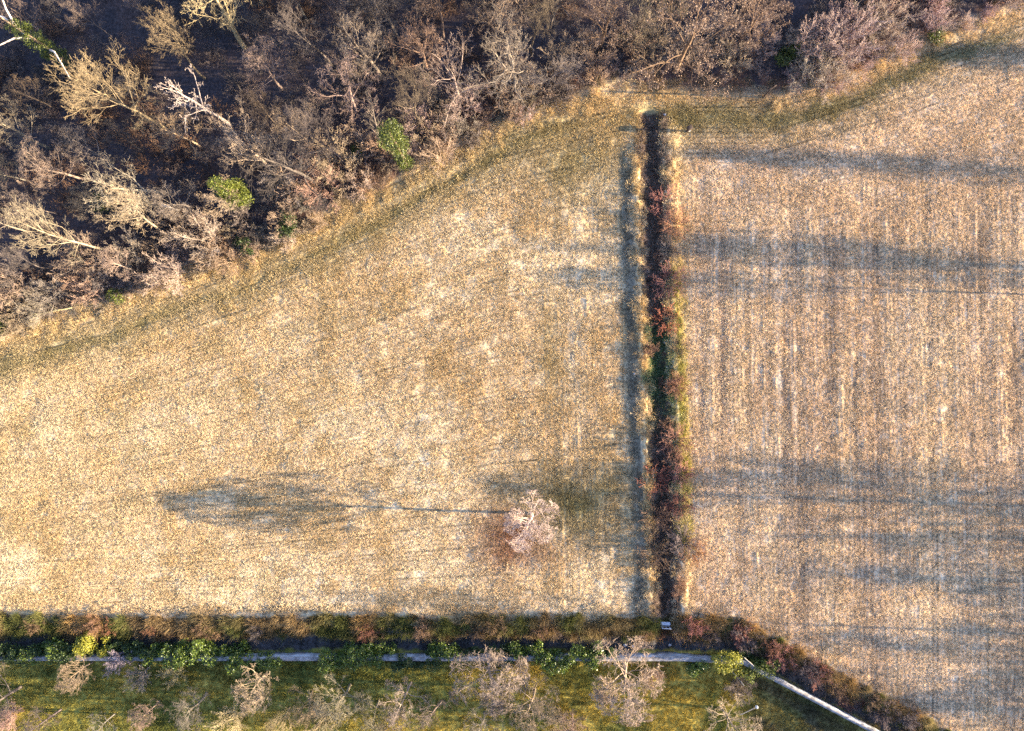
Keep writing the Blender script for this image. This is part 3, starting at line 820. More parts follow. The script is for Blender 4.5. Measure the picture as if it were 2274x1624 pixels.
# -------- garden wall
def prism(V, quads): return V, quads
def build_wall():
    e = bpy.data.objects.new("garden_wall", None); C.objects.link(e)
    e.location = (X(700), Y(1450), -.9)
    tag(e, "long whitewashed garden wall running beside the sunken lane", "wall")
    zb, zt, th = -1.1, .5, .32
    k = (CAM_H + .9) / CAM_H
    line = [(-60, 1447), (1500, 1448), (1640, 1455), (1700, 1487), (1960, 1624), (2200, 1751)]
    P = [np.array([X(a) * k, Y(b) * k]) for a, b in line]
    def offs(t):
        out = []
        for i in range(len(P)):
            n = np.zeros(2)
            for j in (i - 1, i):
                if 0 <= j < len(P) - 1:
                    d = (P[j + 1] - P[j]) / np.linalg.norm(P[j + 1] - P[j])
                    n += np.array([d[1], -d[0]])
            out.append(P[i] + n / np.linalg.norm(n) * t)
        return out
    def slab(nm, a, b, z0, z1, mat, rough):
        A, B = offs(a), offs(b)
        V, F = [], []
        rr = random.Random(3)
        fine = []
        for i in range(len(A) - 1):
            L = np.linalg.norm(A[i + 1] - A[i]); n = max(1, int(L / .7))
            for j in range(n): fine.append((A[i] + (A[i + 1] - A[i]) * j / n, B[i] + (B[i + 1] - B[i]) * j / n))
        fine.append((A[-1], B[-1]))
        for a_, b_ in fine:
            dz = rr.uniform(-rough, rough); s = rr.uniform(-rough, rough) * .6
            V += [(a_[0], a_[1] + s, z0), (a_[0], a_[1] + s, z1 + dz), (b_[0], b_[1] + s, z1 + dz), (b_[0], b_[1] + s, z0)]
        for i in range(len(fine) - 1):
            q = i * 4
            for u in range(4): F.append((q + u, q + 4 + u, q + 4 + (u + 1) % 4, q + (u + 1) % 4))
        F += [(0, 1, 2, 3), (len(V) - 1, len(V) - 2, len(V) - 3, len(V) - 4)]
        V = np.array(V) - np.array(e.location)
        return obj(nm, mesh_np(nm, V, [np.array(F)], [mat]), e)
    slab("wall_face", 0, th, zb, zt, M_WALL, .03)
    slab("coping", -.04, th + .05, zt + .032, zt + .11, M_COPE, .02)
build_wall()

# -------- evergreen bushes along the wall
r0 = random.Random(99)
WB = [(18, 1462, 1.1, M_DARKLEAF, 1500, "dark evergreen bush on the wall at the far left of the lane"),
      (62, 1468, 1.0, M_DARKLEAF, 1600, "dark laurel bush between the left border and the sunlit one"),
      (105, 1455, 1.15, M_LAUREL, 1900, "half-sunlit laurel bush left of the yellow-green bush"),
      (160, 1460, 1.1, M_DARKLEAF, 1900, "dark shaded bush touching the yellow-green bush on the wall"),
      (213, 1440, 1.25, M_YELLOW, 2300, "bright yellow-green bush over the wall at the lower left"),
      (320, 1462, 1.0, M_DARKLEAF, 1500, "dark bush right of the grey bare patch on the wall"),
      (372, 1458, 1.25, M_LAUREL, 2100, "glossy laurel bush, first of the sunlit pair on the wall"),
      (430, 1452, 1.3, M_LAUREL, 2300, "glossy laurel bush, second of the sunlit pair on the wall"),
      (485, 1462, 1.1, M_LAUREL, 1900, "laurel bush at the left end of the exposed white wall"),
      (545, 1474, .9, M_LAUREL, 1300, "low laurel below the first stretch of exposed white wall"),
      (600, 1476, .85, M_LAUREL, 1200, "low laurel just left of the widest bare stretch of white wall"),
      (740, 1470, 1.0, M_LAUREL, 1700, "laurel bush just right of the widest bare stretch of white wall"),
      (800, 1462, 1.1, M_LAUREL, 1900, "laurel bush rising over the middle of the wall"),
      (845, 1464, 1.0, M_LAUREL, 1600, "laurel bush left of the short white wall gap"),
      (905, 1475, .9, M_DARKLEAF, 1500, "dark low hedge bush under the middle of the wall"),
      (955, 1475, .9, M_DARKLEAF, 1500, "dark low hedge bush next to the pale shrub on the wall"),
      (990, 1458, .95, M_LAUREL, 1300, "upright laurel touching the pale shrub on the wall"),
      (1172, 1458, 1.05, M_LAUREL, 1500, "green laurel right of the pale shrub on the wall"),
      (1235, 1475, 1.1, M_LAUREL, 1700, "spreading laurel between the two pale shrubs below the wall"),
      (1300, 1462, 1.05, M_LAUREL, 1600, "laurel touching the second pale shrub on the wall"),
      (1540, 1490, .8, M_LAUREL, 800, "small green bush below the right end of the wall"),
      (1605, 1480, 1.0, M_YELLOW, 1100, "olive-yellow bush just before the wall bends"),
      (1690, 1495, 1.1, M_IVYB, 1100, "mossy bush on the bend of the wall"),
      (250, 1452, .8, M_DARKLEAF, 900, "dark ivy patch on the wall right of the yellow-green bush"),
      (290, 1456, .9, M_DARKLEAF, 1100, "dark ivy patch right of the grey bare shrub on the wall"),
      (525, 1452, .75, M_LAUREL, 700, "small laurel hiding the start of the exposed white wall"),
      (1035, 1462, .85, M_DARKLEAF, 900, "dark ivy behind the left half of the pale pink wall tree"),
      (1120, 1462, .85, M_DARKLEAF, 900, "dark ivy behind the right half of the pale pink wall tree"),
      (1345, 1464, .8, M_DARKLEAF, 800, "dark ivy behind the pale wall tree"),
      (1655, 1470, .6, M_DARKLEAF, 700, "small dark bush at the wall corner")]
for k, (px, py, R, mat, n, lab) in enumerate(WB):
    R *= 1.3; n = int(n * 1.5); py -= 5
    r = random.Random(300 + k)
    lumps = [(r.uniform(-R, R) * 1.15, r.uniform(-.55, .55) * R, r.uniform(.35, 1.3) * R, R * r.uniform(.22, .55)) for _ in range(13)]
    ivy("evergreen_bush", px, py - 6, lumps, int(n * 1.4), .165, mat, lab, "bush", seed=300 + k)

# -------- garden shrubs and small trees
for px, py, h, key, wide, col, lab in [
    (200, 1475, 3.6, "young1", 1.3, lin(.64, .55, .44), "tan bare shrub tree below the yellow-green bush"),
    (1085, 1468, 4.4, "lone0", 1.45, PINKB, "pale pink bare tree leaning over the middle of the wall"),
    (1383, 1470, 4.8, "lone0", 1.45, lin(.78, .68, .58), "pale bare tree leaning over the wall below the ditch end"),
    (590, 1500, 4.4, "young1", 1.35, lin(.74, .64, .51), "tan bare tree in the garden below the wide bare wall stretch"),
    (775, 1525, 4.6, "broad0", 1.45, lin(.66, .60, .46), "olive bare tree in the middle of the garden row"),
    (912, 1520, 4.6, "broad1", 1.1, PINKB, "greyish-pink bare tree between the olive tree and the pale pink one"),
    (1188, 1535, 4.8, "broad2", 1.4, TAN, "wide tan bare tree at the bottom border under the pale pink one"),
    (1603, 1575, 4.4, "young0", 1.5, lin(.74, .64, .54), "pale bare tree at the bottom border near the garden plot"),
    (455, 1545, 4.4, "broad0", 1.1, GREYB, "grey bare tree left of the tan garden tree"),
    (40, 1530, 4.6, "oak0", 1.1, PURP, "purplish bare tree in the lower left corner"),
    (8, 1470, 3.6, "gnarl0", .9, lin(.80, .70, .56), "pale bare tree cut by the left border beside the wall"),
    (640, 1575, 4.0, "broad2", 1.0, lin(.68, .60, .44), "yellowish bare tree at the bottom border below the tan garden tree"),
    (1075, 1585, 4.0, "young0", 1.2, GREYB, "grey bare tree at the bottom border left of the wide tan one"),
    (250, 1590, 3.6, "broad0", 1.0, GREYB, "grey bare tree at the bottom border below the tan shrub tree"),
    (350, 1560, 3.6, "young1", 1.1, lin(.60, .52, .44), "low rounded bare tree between the two grey garden trees"),
    (690, 1540, 3.8, "broad1", 1.2, lin(.58, .52, .40), "olive-brown bare tree between the tan and the olive garden trees"),
    (840, 1560, 3.8, "broad0", 1.2, lin(.62, .56, .44), "straggly bare tree right of the olive garden tree"),
    (980, 1560, 3.4, "gnarl0", 1.1, lin(.60, .52, .46), "thin bare tree right of the greyish-pink garden tree"),
    (1270, 1590, 3.8, "young0", 1.1, lin(.64, .54, .46), "rounded bare tree at the bottom border right of the wide tan one"),
    (130, 1580, 3.6, "broad2", 1.1, PURP, "purplish bare tree right of the lower left corner tree"),
    (880, 1595, 3.6, "broad1", 1.0, lin(.62, .54, .44), "short bare tree at the bottom border between olive and grey trees")]:
    put_tree("bare_tree", key, px, py, h * 1.4, col, lab, wide=wide)
for px, py, s, key, col, lab in [
    (1140, 1480, .8, "fan0", lin(.76, .67, .54), "small pale shrub right of the pale pink tree over the wall"),
    (265, 1462, .9, "dense0", lin(.62, .58, .58), "grey bare shrub in the gap between the wall bushes"),
    (315, 1500, .7, "fan1", GREYB, "small grey shrub on the shaded lawn below the wall"),
    (385, 1497, .6, "fan2", lin(.62, .55, .42), "little drooping shrub below the sunlit laurel pair"),
    (1640, 1525, .9, "dense1", PURP, "dusky low shrub in the garden below the wall bend"),
    (1450, 1500, .7, "dense2", lin(.60, .48, .36), "brown low shrub on the lawn right of the pale wall tree"),
    (20, 1590, 1.0, "dense0", lin(.66, .52, .46), "pinkish low shrub in the bottom left corner"),
    (520, 1590, .9, "fan1", lin(.70, .62, .46), "straw-coloured shrub at the bottom border left of the yellowish tree"),
    (720, 1590, .8, "fan0", lin(.66, .58, .42), "tan shrub at the bottom border right of the yellowish tree"),
    (1240, 1600, .8, "fan2", TAN, "tan shrub at the bottom border right of the wide tan tree")]:
    put_shrub("garden_shrub", key, px, py, s, col, lab)

# -------- scrub on the bank (rust and brown bushes)
rb = random.Random(55)
k = 0
px = 20.0
fill = []
BLAND = [(20, 1440, "the far left wall bush"), (105, 1440, "the half-sunlit laurel"), (213, 1430, "the yellow-green bush"), (400, 1440, "the sunlit laurel pair"), (640, 1455, "the widest bare wall stretch"),
         (800, 1450, "the mid-wall laurel"), (1085, 1470, "the pale pink wall tree"), (1235, 1470, "the spreading laurel"), (1385, 1480, "the pale wall tree"), (1478, 1388, "the white sluice"),
         (1605, 1475, "the olive-yellow bush"), (1640, 1455, "the wall bend"), (1800, 1540, "the middle of the diagonal wall"), (1960, 1624, "the bottom end of the diagonal wall")]
while px < 2080:
    py = bank_line(px) + rb.uniform(8, 38)
    if px > 1500 or rb.random() < .62:
        w = rb.randrange(5)
        col = [BROWNB, lin(.55, .38, .28), PURP, lin(.50, .40, .30), REDB if px > 1500 else BROWNB][w]
        o = put_shrub("bramble_bush", ["arch0", "arch1", "dense0", "dense1"][k % 4], px, py, rb.uniform(.45, .75) * (1.25 if px > 1600 else 1), col,
                  "brown bramble bush in the tangle along the bank above the lane" if px < 1640 else "rusty bramble bush in the hedge beside the diagonal wall",
                  "bramble", "brambles along the bank" if px < 1640 else "hedge beside the diagonal wall")
        fill.append((o, px, py, ["brown", "rusty", "dusky", "tan-brown", "red" if px > 1500 else "brown"][w]))
    k += 1
    px += rb.uniform(20, 44) if px < 1600 else rb.uniform(12, 24)

unique_labels(fill, BLAND, "%s lane-bank bramble")

# -------- sluice, posts, poles, stones
def box(V, F, c, s):
    b = len(V)
    for dz in (-1, 1):
        for dx, dy in ((-1, -1), (1, -1), (1, 1), (-1, 1)):
            V.append((c[0] + dx * s[0] / 2, c[1] + dy * s[1] / 2, c[2] + dz * s[2] / 2))
    F += [tuple(b + i for i in f) for f in ((3, 2, 1, 0), (4, 5, 6, 7), (0, 1, 5, 4), (1, 2, 6, 5), (2, 3, 7, 6), (3, 0, 4, 7))]
def box_part(nm, parent, mat, *bs, bevel=.015):
    V, F = [], []
    for c, s in bs: box(V, F, c, s)
    o = obj(nm, mesh_np(nm, V, [np.array(F)], [mat]), parent)
    if bevel:
        m = o.modifiers.new("edge", "BEVEL"); m.width = bevel; m.segments = 2
    return o
def sluice():
    e = bpy.data.objects.new("sluice_gate", None); C.objects.link(e)
    x, y = X(1477), Y(1388); e.location = (x, y, -1.0)
    e.rotation_euler = (0, 0, math.radians(-3))
    tag(e, "small white concrete and steel sluice where the ditch meets the lane bank", "sluice")
    box_part("headwall", e, M_CONC, ((0, .1, .5), (1.1, .14, 1.0)))
    box_part("deck_slab", e, M_CONC, ((0, .18, 1.06), (.95, .34, .12)))
    for s in (-1, 1):
        box_part("post", e, M_STEEL, ((s * .42, -.14, .9), (.07, .07, 1.5)), bevel=.008)
    box_part("top_rail", e, M_STEEL, ((0, -.14, 1.68), (1.0, .07, .06)), bevel=.008)
    box_part("gate_plate", e, M_STEEL, ((0, -.16, .45), (.75, .04, .85)), bevel=.005)
    box_part("spindle", e, M_STEEL, ((0, -.14, 1.3), (.04, .04, .8)), bevel=.005)
sluice()

def post(name, px, py, h, w, label, cat, capped):
    e = bpy.data.objects.new(name, None); C.objects.link(e)
    x, y = X(px), Y(py); e.location = (x, y, zat(x, y))
    e.rotation_euler = (0, 0, .5)
    tag(e, label, cat)
    rings = [(0, [(0, 0, -.2), (.004, 0, h * .33), (-.005, .004, h * .66), (0, 0, h)], [w * .55, w * .52, w * .5, w * .46])]
    o = obj("shaft", tubes("shaft", rings, (9,), M_WOOD), e)
    if capped:
        box_part("cap", e, M_WOOD, ((0, 0, h - .12), (w * 2.6, w * 2.2, .34)), bevel=.02)
        box_part("marker_plate", e, M_CONC, ((.0, -w * 1.2, h * .55), (w * 1.1, .02, .22)), bevel=.004)
    else:
        box_part("crossbar", e, M_WOOD, ((0, 0, h - .3), (w * 5, w * .8, .1)), bevel=.01)
post("marker_post", 1525, 292, 1.35, .2, "dark wooden marker post standing by itself right of the ditch head", "post", True)
post("fence_pole", 1694, 217, 3.1, .17, "slim dark pole at the wood edge throwing a long thin shadow", "pole", False)

def pole(name, p0, p1, r, label, tip=False):
    a = np.array([X(p0[0]), Y(p0[1]), p0[2]]); b = np.array([X(p1[0]), Y(p1[1]), p1[2]])
    e = bpy.data.objects.new(name, None); C.objects.link(e); e.location = a
    tag(e, label, "pole")
    d = b - a
    obj("shaft", tubes("shaft", [(0, [(0, 0, 0), tuple(d * .5 + [0, 0, .02]), tuple(d)], [r, r * .95, r * .85])], (8,), M_POLE), e)
    if tip: box_part("white_tip", e, M_CONC, (tuple(d), (.24, .24, .3)), bevel=.05)
pole("garden_pole", (1626, 1492, -.4), (1644, 1512, 1.2), .05, "thin pale pole leaning below the wall bend")
pole("garden_pole", (1645, 1592, -.4), (1664, 1548, 2.2), .05, "thin pole with a white tip beside the pale tree at the bottom border", True)
pole("fence_rail", (1646, 1453, .9), (1668, 1472, .95), .06, "short pale rail resting on the wall at its bend")

STONE_P = [(1528, 1385, .22), (1390, 1440, .2), (1408, 1443, .17), (1437, 1425, .22), (1493, 1443, .18), (1450, 795, .14), (1478, 760, .18), (1470, 775, .12), (1483, 815, .2), (1408, 830, .1),
           (1496, 1188, .2), (1490, 1250, .16), (1700, 1440, .2), (1476, 255, .18), (1430, 292, .13)]
STONE_L = ["white stone just right of the sluice", "white stone at the wall foot, leftmost of the pair by the pale wall tree", "white stone at the wall foot, right one of the pair by the pale wall tree",
           "pale stone on the lane edge below left of the sluice", "pale stone at the wall foot below the sluice", "small pale stone low on the left bank of the green ditch weeds",
           "white stone topmost among the green ditch weeds", "tiny white stone in the middle of the green ditch weeds", "largest white stone among the green ditch weeds", "tiny pale stone on the shaded strip left of the ditch",
           "pale stone under the dusky bramble low in the ditch", "pale stone in the ditch just above the bank", "pale stone in the hedge above the wall bend",
           "pale stone in the shaded head of the ditch", "small pale stone left of the ditch head"]
for k, (px, py, s) in enumerate(STONE_P):
    rng = np.random.RandomState(k)
    th = np.linspace(0, 2 * np.pi, 7, endpoint=False)
    V = [(math.cos(t) * s * rng.uniform(.7, 1.2), math.sin(t) * s * rng.uniform(.6, 1.1), zz * s * rng.uniform(.8, 1.1)) for zz in (-.1, .35) for t in th] + [(0, 0, .6 * s)]
    F4 = [(i, (i + 1) % 7, 7 + (i + 1) % 7, 7 + i) for i in range(7)]
    F3 = [(7 + i, 7 + (i + 1) % 7, 14) for i in range(7)]
    x, y = X(px), Y(py)
    o = obj("stone", mesh_np("stone", V, [np.array(F4), np.array(F3)], [M_STONE], True), loc=(x, y, zat(x, y) + .02))
    where = STONE_L[k]
    tag(o, where, "stone", "stones in the ditch" if py < 1300 else "stones near the lane")

# ------------------------------------------------------------------ scattered ground cover (stuff)
def patch_mesh(name, rng, size, tufts, blades, h, w, tuft_r, mat, lean=.6, aligned=False):
    if aligned:
        rows = np.round(rng.uniform(-size / 2, size / 2, tufts) / .36) * .36
        cx = rows + rng.normal(0, .05, tufts)
    else:
        cx = rng.uniform(-size / 2, size / 2, tufts)
    c = np.stack([cx, rng.uniform(-size / 2, size / 2, tufts)], 1)
    th = rng.uniform(.6, 1.3, tufts)
    n = tufts * blades
    P = np.repeat(c, blades, 0) + rng.normal(0, tuft_r, (n, 2))
    H = np.repeat(th, blades) * h * rng.uniform(.6, 1.2, n)
    out = P - np.repeat(c, blades, 0)
    d = out / (np.linalg.norm(out, axis=1, keepdims=True) + 1e-6) * rng.uniform(.2, 1, (n, 1)) + rng.normal(0, .45, (n, 2))
    a = rng.uniform(0, np.pi, n)
    side = np.stack([np.cos(a), np.sin(a)], 1) * (w * rng.uniform(.6, 1.4, n))[:, None] / 2
    top = P + d * (lean * H)[:, None]
    V = np.zeros((n, 3, 3))
    V[:, 0, :2] = P - side; V[:, 1, :2] = P + side; V[:, 2, :2] = top
    V[:, :2, 2] = -.02; V[:, 2, 2] = H
    return mesh_np(name, V.reshape(-1, 3), [np.arange(n * 3).reshape(-1, 3)], [mat])

def scatter_object(name, label, cat, meshes, pts, rot, scl, cols):
    coll = bpy.data.collections.new(name + "_kinds")
    for k, me in enumerate(meshes):
        coll.objects.link(bpy.data.objects.new("%s_kind_%02d" % (name, k), me))
    n = len(pts)
    me = bpy.data.meshes.new(name)
    me.vertices.add(n)
    me.vertices.foreach_set("co", np.asarray(pts, np.float32).ravel())
    for an, ty, key, dat in (("rot", "FLOAT_VECTOR", "vector", rot), ("scl", "FLOAT_VECTOR", "vector", scl), ("tint", "FLOAT_COLOR", "color", np.concatenate([cols, np.ones((n, 1))], 1))):
        at = me.attributes.new(an, ty, "POINT")
        at.data.foreach_set(key, np.asarray(dat, np.float32).ravel())
    at = me.attributes.new("which", "INT", "POINT")
    at.data.foreach_set("value", np.random.RandomState(n).randint(0, len(meshes), n).astype(np.int32))
    me.update()
    ng = bpy.data.node_groups.new(name, "GeometryNodeTree")
    ng.interface.new_socket("Geometry", in_out="INPUT", socket_type="NodeSocketGeometry")
    ng.interface.new_socket("Geometry", in_out="OUTPUT", socket_type="NodeSocketGeometry")
    N = ng.nodes
    gi, go = N.new("NodeGroupInput"), N.new("NodeGroupOutput")
    ci = N.new("GeometryNodeCollectionInfo"); ci.inputs["Collection"].default_value = coll; ci.inputs["Separate Children"].default_value = True; ci.inputs["Reset Children"].default_value = True
    ip = N.new("GeometryNodeInstanceOnPoints"); ip.inputs["Pick Instance"].default_value = True
    def attr(an, ty):
        a = N.new("GeometryNodeInputNamedAttribute"); a.data_type = ty; a.inputs["Name"].default_value = an
        return a.outputs["Attribute"]
    L = ng.links.new
    L(gi.outputs[0], ip.inputs["Points"]); L(ci.outputs[0], ip.inputs["Instance"])
    L(attr("which", "INT"), ip.inputs["Instance Index"])
    L(attr("rot", "FLOAT_VECTOR"), ip.inputs["Rotation"]); L(attr("scl", "FLOAT_VECTOR"), ip.inputs["Scale"])
    L(ip.outputs[0], go.inputs[0])
    o = obj(name, me)
    md = o.modifiers.new("scatter", "NODES"); md.node_group = ng
    tag(o, label, cat, kind="stuff")
    return o

def cover(test, spacing, seed, jit=.5, box=None):
    rng = np.random.RandomState(seed)
    x0, x1, y0, y1 = box or (-60, 60, -44, 44)
    gx, gy = np.meshgrid(np.arange(x0, x1, spacing), np.arange(y0, y1, spacing))
    x = gx.ravel() + rng.uniform(-jit, jit, gx.size) * spacing
    y = gy.ravel() + rng.uniform(-jit, jit, gx.size) * spacing
    keep = test(x, y, px_of(x), py_of(y), rng)
    return x[keep], y[keep], rng

rg = np.random.RandomState(1)
P_FIELD = [patch_mesh("stubble", rg, 1.5, 90, 9, .085, .045, .11, M_BLADE, 1.15) for _ in range(5)]
def row_mesh(rng):
    n = 190
    x = rng.normal(0, .055, n); y = rng.uniform(-.72, .72, n)
    h = rng.uniform(.04, .105, n); a = rng.uniform(0, np.pi, n); w = .045 * rng.uniform(.6, 1.4, n) / 2
    sx, sy = np.cos(a) * w, np.sin(a) * w
    V = np.zeros((n, 3, 3))
    V[:, 0] = np.stack([x - sx, y - sy, 0 * x - .02], 1); V[:, 1] = np.stack([x + sx, y + sy, 0 * x - .02], 1)
    V[:, 2] = np.stack([x + rng.normal(0, .6, n) * h, y + rng.normal(0, .6, n) * h, h], 1)
    return mesh_np("stubble_row", V.reshape(-1, 3), [np.arange(n * 3).reshape(-1, 3)], [M_BLADE])
P_ROW = [row_mesh(rg) for _ in range(6)]
P_ROUGH = [patch_mesh("rough_grass", rg, 1.1, 24, 22, .36, .035, .09, M_BLADE, .8) for _ in range(4)]
P_TALL = [patch_mesh("tall_grass", rg, .9, 8, 46, .75, .035, .11, M_BLADE, .75) for _ in range(4)]
P_LAWN = [patch_mesh("lawn_grass", rg, 1.4, 50, 14, .12, .03, .08, M_BLADE) for _ in range(4)]

def make_cover(name, label, cat, meshes, test, spacing, seed, smin=.85, smax=1.2, colfun=None, rotfun=None, lift=0):
    x, y, rng = cover(test, spacing, seed)
    n = len(x)
    z = height(x, y) + lift
    rot = np.zeros((n, 3)); rot[:, 2] = rng.uniform(0, 6.28, n) if rotfun is None else rotfun(n, rng)
    s = rng.uniform(smin, smax, n)
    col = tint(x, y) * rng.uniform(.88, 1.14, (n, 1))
    if colfun is not None: col = colfun(x, y, col, rng)
    scatter_object(name, label, cat, meshes, np.stack([x, y, z], 1), rot, np.stack([s, s, s * rng.uniform(.8, 1.25, n)], 1), col)

def in_field(x, y, px, py, rng):
    d = np.abs((px - ditch_x(py)) * S + .15)
    return (py > wood_edge(px) - 5) & (py < bank_line(px) + 4) & ((d > 1.4) | (py < 240))
make_cover("field_grass", "short dry straw-coloured grass over the left field", "grass", P_FIELD,
           lambda x, y, px, py, rng: in_field(x, y, px, py, rng) & (px < ditch_x(py)), .9, 1, colfun=lambda x, y, c, r: c * 1.08)
make_cover("field_regrowth", "short dry grass between the drill lines of the right field", "grass", P_FIELD,
           lambda x, y, px, py, rng: in_field(x, y, px, py, rng) & (px >= ditch_x(py)), .85, 2, colfun=lambda x, y, c, r: c * 1.08)

def row_scatter(name, label, xs, ys, rz, row, along, seed, gap, mark=()):
    """stubble laid in continuous lines; every line keeps its own tone, thinning out in places"""
    rng = np.random.RandomState(seed)
    px, py = px_of(xs), py_of(ys)
    tone = np.random.RandomState(seed + 1).uniform(.84, 1.16, 2000)[row % 2000]
    thin = vnoise(row * 7.31, along * .07, 1.0, 231)
    dark = vnoise(row * 3.77, along * .035, 1.0, 233)
    tone = np.where(np.isin(row, mark), .55, tone)
    keep = in_field(xs, ys, px, py, rng) & ((thin > gap) | np.isin(row, mark))
    xs, ys, rz, tone, dark = xs[keep], ys[keep], rz[keep], tone[keep], dark[keep]
    n = len(xs)
    rot = np.zeros((n, 3)); rot[:, 2] = rz + rng.choice([0, math.pi], n) + rng.normal(0, .02, n)
    s_ = rng.uniform(.85, 1.15, n)
    c = tint(xs, ys) * (tone * (1.08 - .45 * sstep(.62, .85, dark)))[:, None]
    scatter_object(name, label, "grass", P_ROW, np.stack([xs, ys, height(xs, ys)], 1), rot, np.stack([s_, np.ones(n), s_ * rng.uniform(.8, 1.2, n)], 1), np.clip(c, 0, .9))

RS = .46
k_ = np.arange(int(17 / RS), int(62 / RS)); a_ = np.arange(-42, 40, 1.25)
K, A = np.meshgrid(k_, a_)
K, A = K.ravel(), A.ravel() + np.random.RandomState(4).uniform(-.3, .3, K.size)
bend = .9 * (vnoise(A * .4, A * 0, 9, 31) - .5) + .25 * (vnoise(K * .3, A * .1, 1, 37) - .5) - .02 * A
XR = K * RS + bend
ok = (px_of(XR) > ditch_x(py_of(A)) + 40) & (py_of(A) > 400 + .10 * np.abs(px_of(XR) - 1900) - 60 * vnoise(K * .5, A * 0, 1, 39))
row_scatter("field_stubble", "straw stubble standing in long drilled lines up the right field", XR[ok], A[ok], np.arctan2(-np.gradient(bend) * 0 + .02, 1.0)[ok], K[ok], A[ok], 51, .22, (52, 53, 61, 74, 75, 86, 97, 98, 110, 118))
T, XX = np.meshgrid(np.arange(104), np.arange(-60, 62, 1.2))
T, XX = T.ravel(), XX.ravel() + np.random.RandomState(5).uniform(-.3, .3, T.size)
def flow(T, XX):
    px = px_of(XX)
    e = np.interp(px, [-100, 300, 700, 1100, 1400, 1700, 2000, 2400], [765, 655, 495, 300, 225, 225, 130, -20])
    t = (T + .3 * vnoise(T * 2.1, XX * .1, 1, 41)) / 100.0
    return Y(e * (1 - t) + 1372 * t)
YY = flow(T, XX); AN = np.arctan2(flow(T, XX + .5) - YY, .5) - math.pi / 2
pxx, pyy = px_of(XX), py_of(YY)
ok = ((pxx < ditch_x(pyy) - 42) & ~((pxx > 1200) & (pyy > 440) & (T % 3 > 0))) | ((pxx > ditch_x(pyy) + 40) & (T < 26))
row_scatter("mown_lines", "dry grass in faint curving mown lines following the wood edge", XX[ok], YY[ok], AN[ok], T[ok], XX[ok], 61, .40, (1, 2, 5, 6, 10))
k_ = np.arange(int(3.5 / RS), int(12.6 / RS)); K, A = np.meshgrid(k_, np.arange(-27, 19, 1.25)); K, A = K.ravel(), A.ravel()
XR = K * RS + .3 * (vnoise(A, A * 0, 8, 43) - .5) - .02 * A
row_scatter("headland_lines", "dry grass in straight lines on the headland left of the ditch", XR, A, np.zeros(len(A)), K, A, 71, .38)
def headland(x, y, px, py, rng):
    u = (py - wood_edge(px)) * S
    return (u > -2.5) & (u < 2.2) & (rng.rand(len(x)) < np.exp(-((u - .2) / 1.5) ** 2) * .7 * (1 - .8 * sstep(1600, 1760, px)))
make_cover("margin_grass", "rough golden grass along the wood margin", "grass", P_ROUGH, lambda x, y, px, py, rng: headland(x, y, px, py, rng) & ~((px > 1330) & (px < 1700) & (py > 196)), .7, 3, .5, .9, colfun=lambda x, y, c, r: mix(c, STRAW, .35 * np.ones(len(x))))
def ditch_edge(x, y, px, py, rng):
    d = (px - ditch_x(py)) * S
    on = (np.abs(d + 1.75) < .4) | (np.abs(d - 2.1) < .5)
    return on & (py > 250) & (py < 1372) & (rng.rand(len(x)) < .8)
make_cover("ditch_grass", "golden and yellow-green grass on both lips of the ditch", "grass", P_ROUGH, ditch_edge, .42, 4, .3, .55, colfun=lambda x, y, c, r: c * 1.05)
def ditch_in(x, y, px, py, rng):
    d = (px - ditch_x(py)) * S
    return (np.abs(d) < 1.6) & (py > 255) & (py < 1372) & (rng.rand(len(x)) < .9)
def ditch_col(x, y, c, r):
    py = py_of(y)
    g = sstep(690, 740, py) * sstep(1000, 860, py)
    base = mix(np.broadcast_to(lin(.60, .52, .44), c.shape), lin(.48, .58, .36), np.clip(g, 0, 1) * .8)
    return base * r.uniform(.6, 1.3, (len(x), 1))
make_cover("ditch_weeds", "dark tangled weeds down in the ditch", "weeds", P_ROUGH, ditch_in, .5, 5, .5, .9, colfun=ditch_col)
def bank_t(x, y, px, py, rng):
    db = (py - bank_line(px)) * S
    return (db > -.35) & (db < 2.05) & (rng.rand(len(x)) < .8)
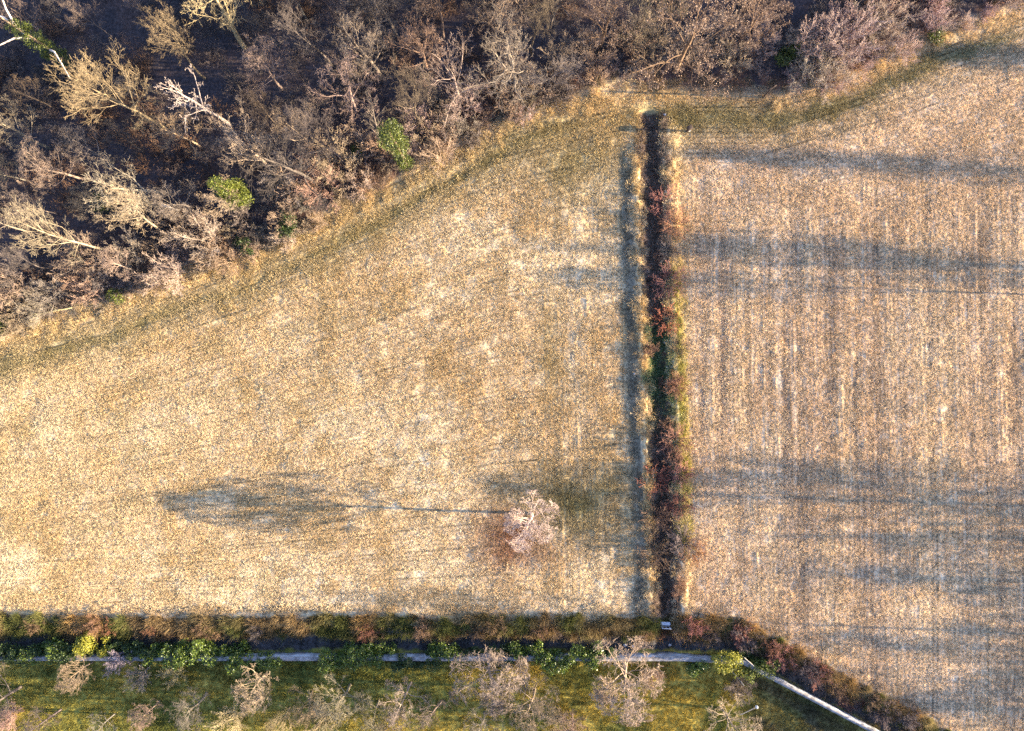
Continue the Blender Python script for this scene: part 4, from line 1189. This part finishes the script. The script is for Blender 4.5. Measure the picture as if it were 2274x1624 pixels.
def bank_col(x, y, c, r):
    px = px_of(x)
    n = vnoise(x, y, 2.2, 211)
    col = mix(np.broadcast_to(lin(.58, .49, .34), c.shape), lin(.42, .43, .22), sstep(.5, .75, n))
    col = mix(col, lin(.72, .58, .35), sstep(.45, .2, n) * .8)
    return col * r.uniform(.6, 1.25, (len(x), 1))
make_cover("bank_grass", "tall brown and golden grass tumbling down the lane bank", "grass", P_TALL, bank_t, .5, 6, .5, 1.0, colfun=bank_col)
make_cover("lane_weeds", "short grey-green weeds in the sunken lane", "weeds", P_LAWN,
           lambda x, y, px, py, rng: ((py - bank_line(px)) * S > 1.9) & ((py - bank_line(px)) * S < 3.3), 1.0, 7, .6, 1.0,
           colfun=lambda x, y, c, r: np.broadcast_to(lin(.36, .36, .33), c.shape) * r.uniform(.7, 1.2, (len(x), 1)))
make_cover("garden_lawn", "green and olive grass of the garden below the wall", "grass", P_LAWN,
           lambda x, y, px, py, rng: ((py - bank_line(px)) * S > 3.9), .9, 8)

# brushwood and brambles covering the wood floor
def brush_mesh(name, spec, seed):
    return tubes(name, grow(Spec(**spec), seed), (3, 3), M_BRUSH)
BR = dict(H=1.7, r0=.024, t0=.15, nb=[7, 4, 2], ang=[48, 45, 45], lr=[.45, .5, .5], nseg=[5, 3, 2, 2], wob=[.16, .22, .2, .2], up=[-.02, .02, 0, 0], stems=12, split=1.2, rmin=.008)
P_BRUSH = [brush_mesh("brush%d" % k, BR, 900 + k) for k in range(5)]
def wood_t(x, y, px, py, rng):
    f = wood_edge(px) - py
    n = vnoise(x, y, 3.5, 221)
    return (f > np.where((px > 1330) & (px < 1720), 22, 4)) & (rng.rand(len(x)) < .10 + .65 * n - .14 * sstep(60, 160, f)) & ~((px > 1680) & (px < 1720) & (py > 130))
def wood_col(x, y, c, r):
    n = vnoise(x, y, 4, 223)
    col = mix(np.broadcast_to(lin(.52, .46, .42), c.shape), lin(.60, .46, .34), sstep(.55, .8, n))
    col = mix(col, lin(.50, .45, .40), sstep(.45, .2, n))
    return col * r.uniform(.35, .8, (len(x), 1))
make_cover("undergrowth", "tangle of bare brushwood and brambles covering the wood floor", "undergrowth", P_BRUSH, wood_t, 1.15, 9, .55, 1.15, colfun=wood_col, lift=-.05)
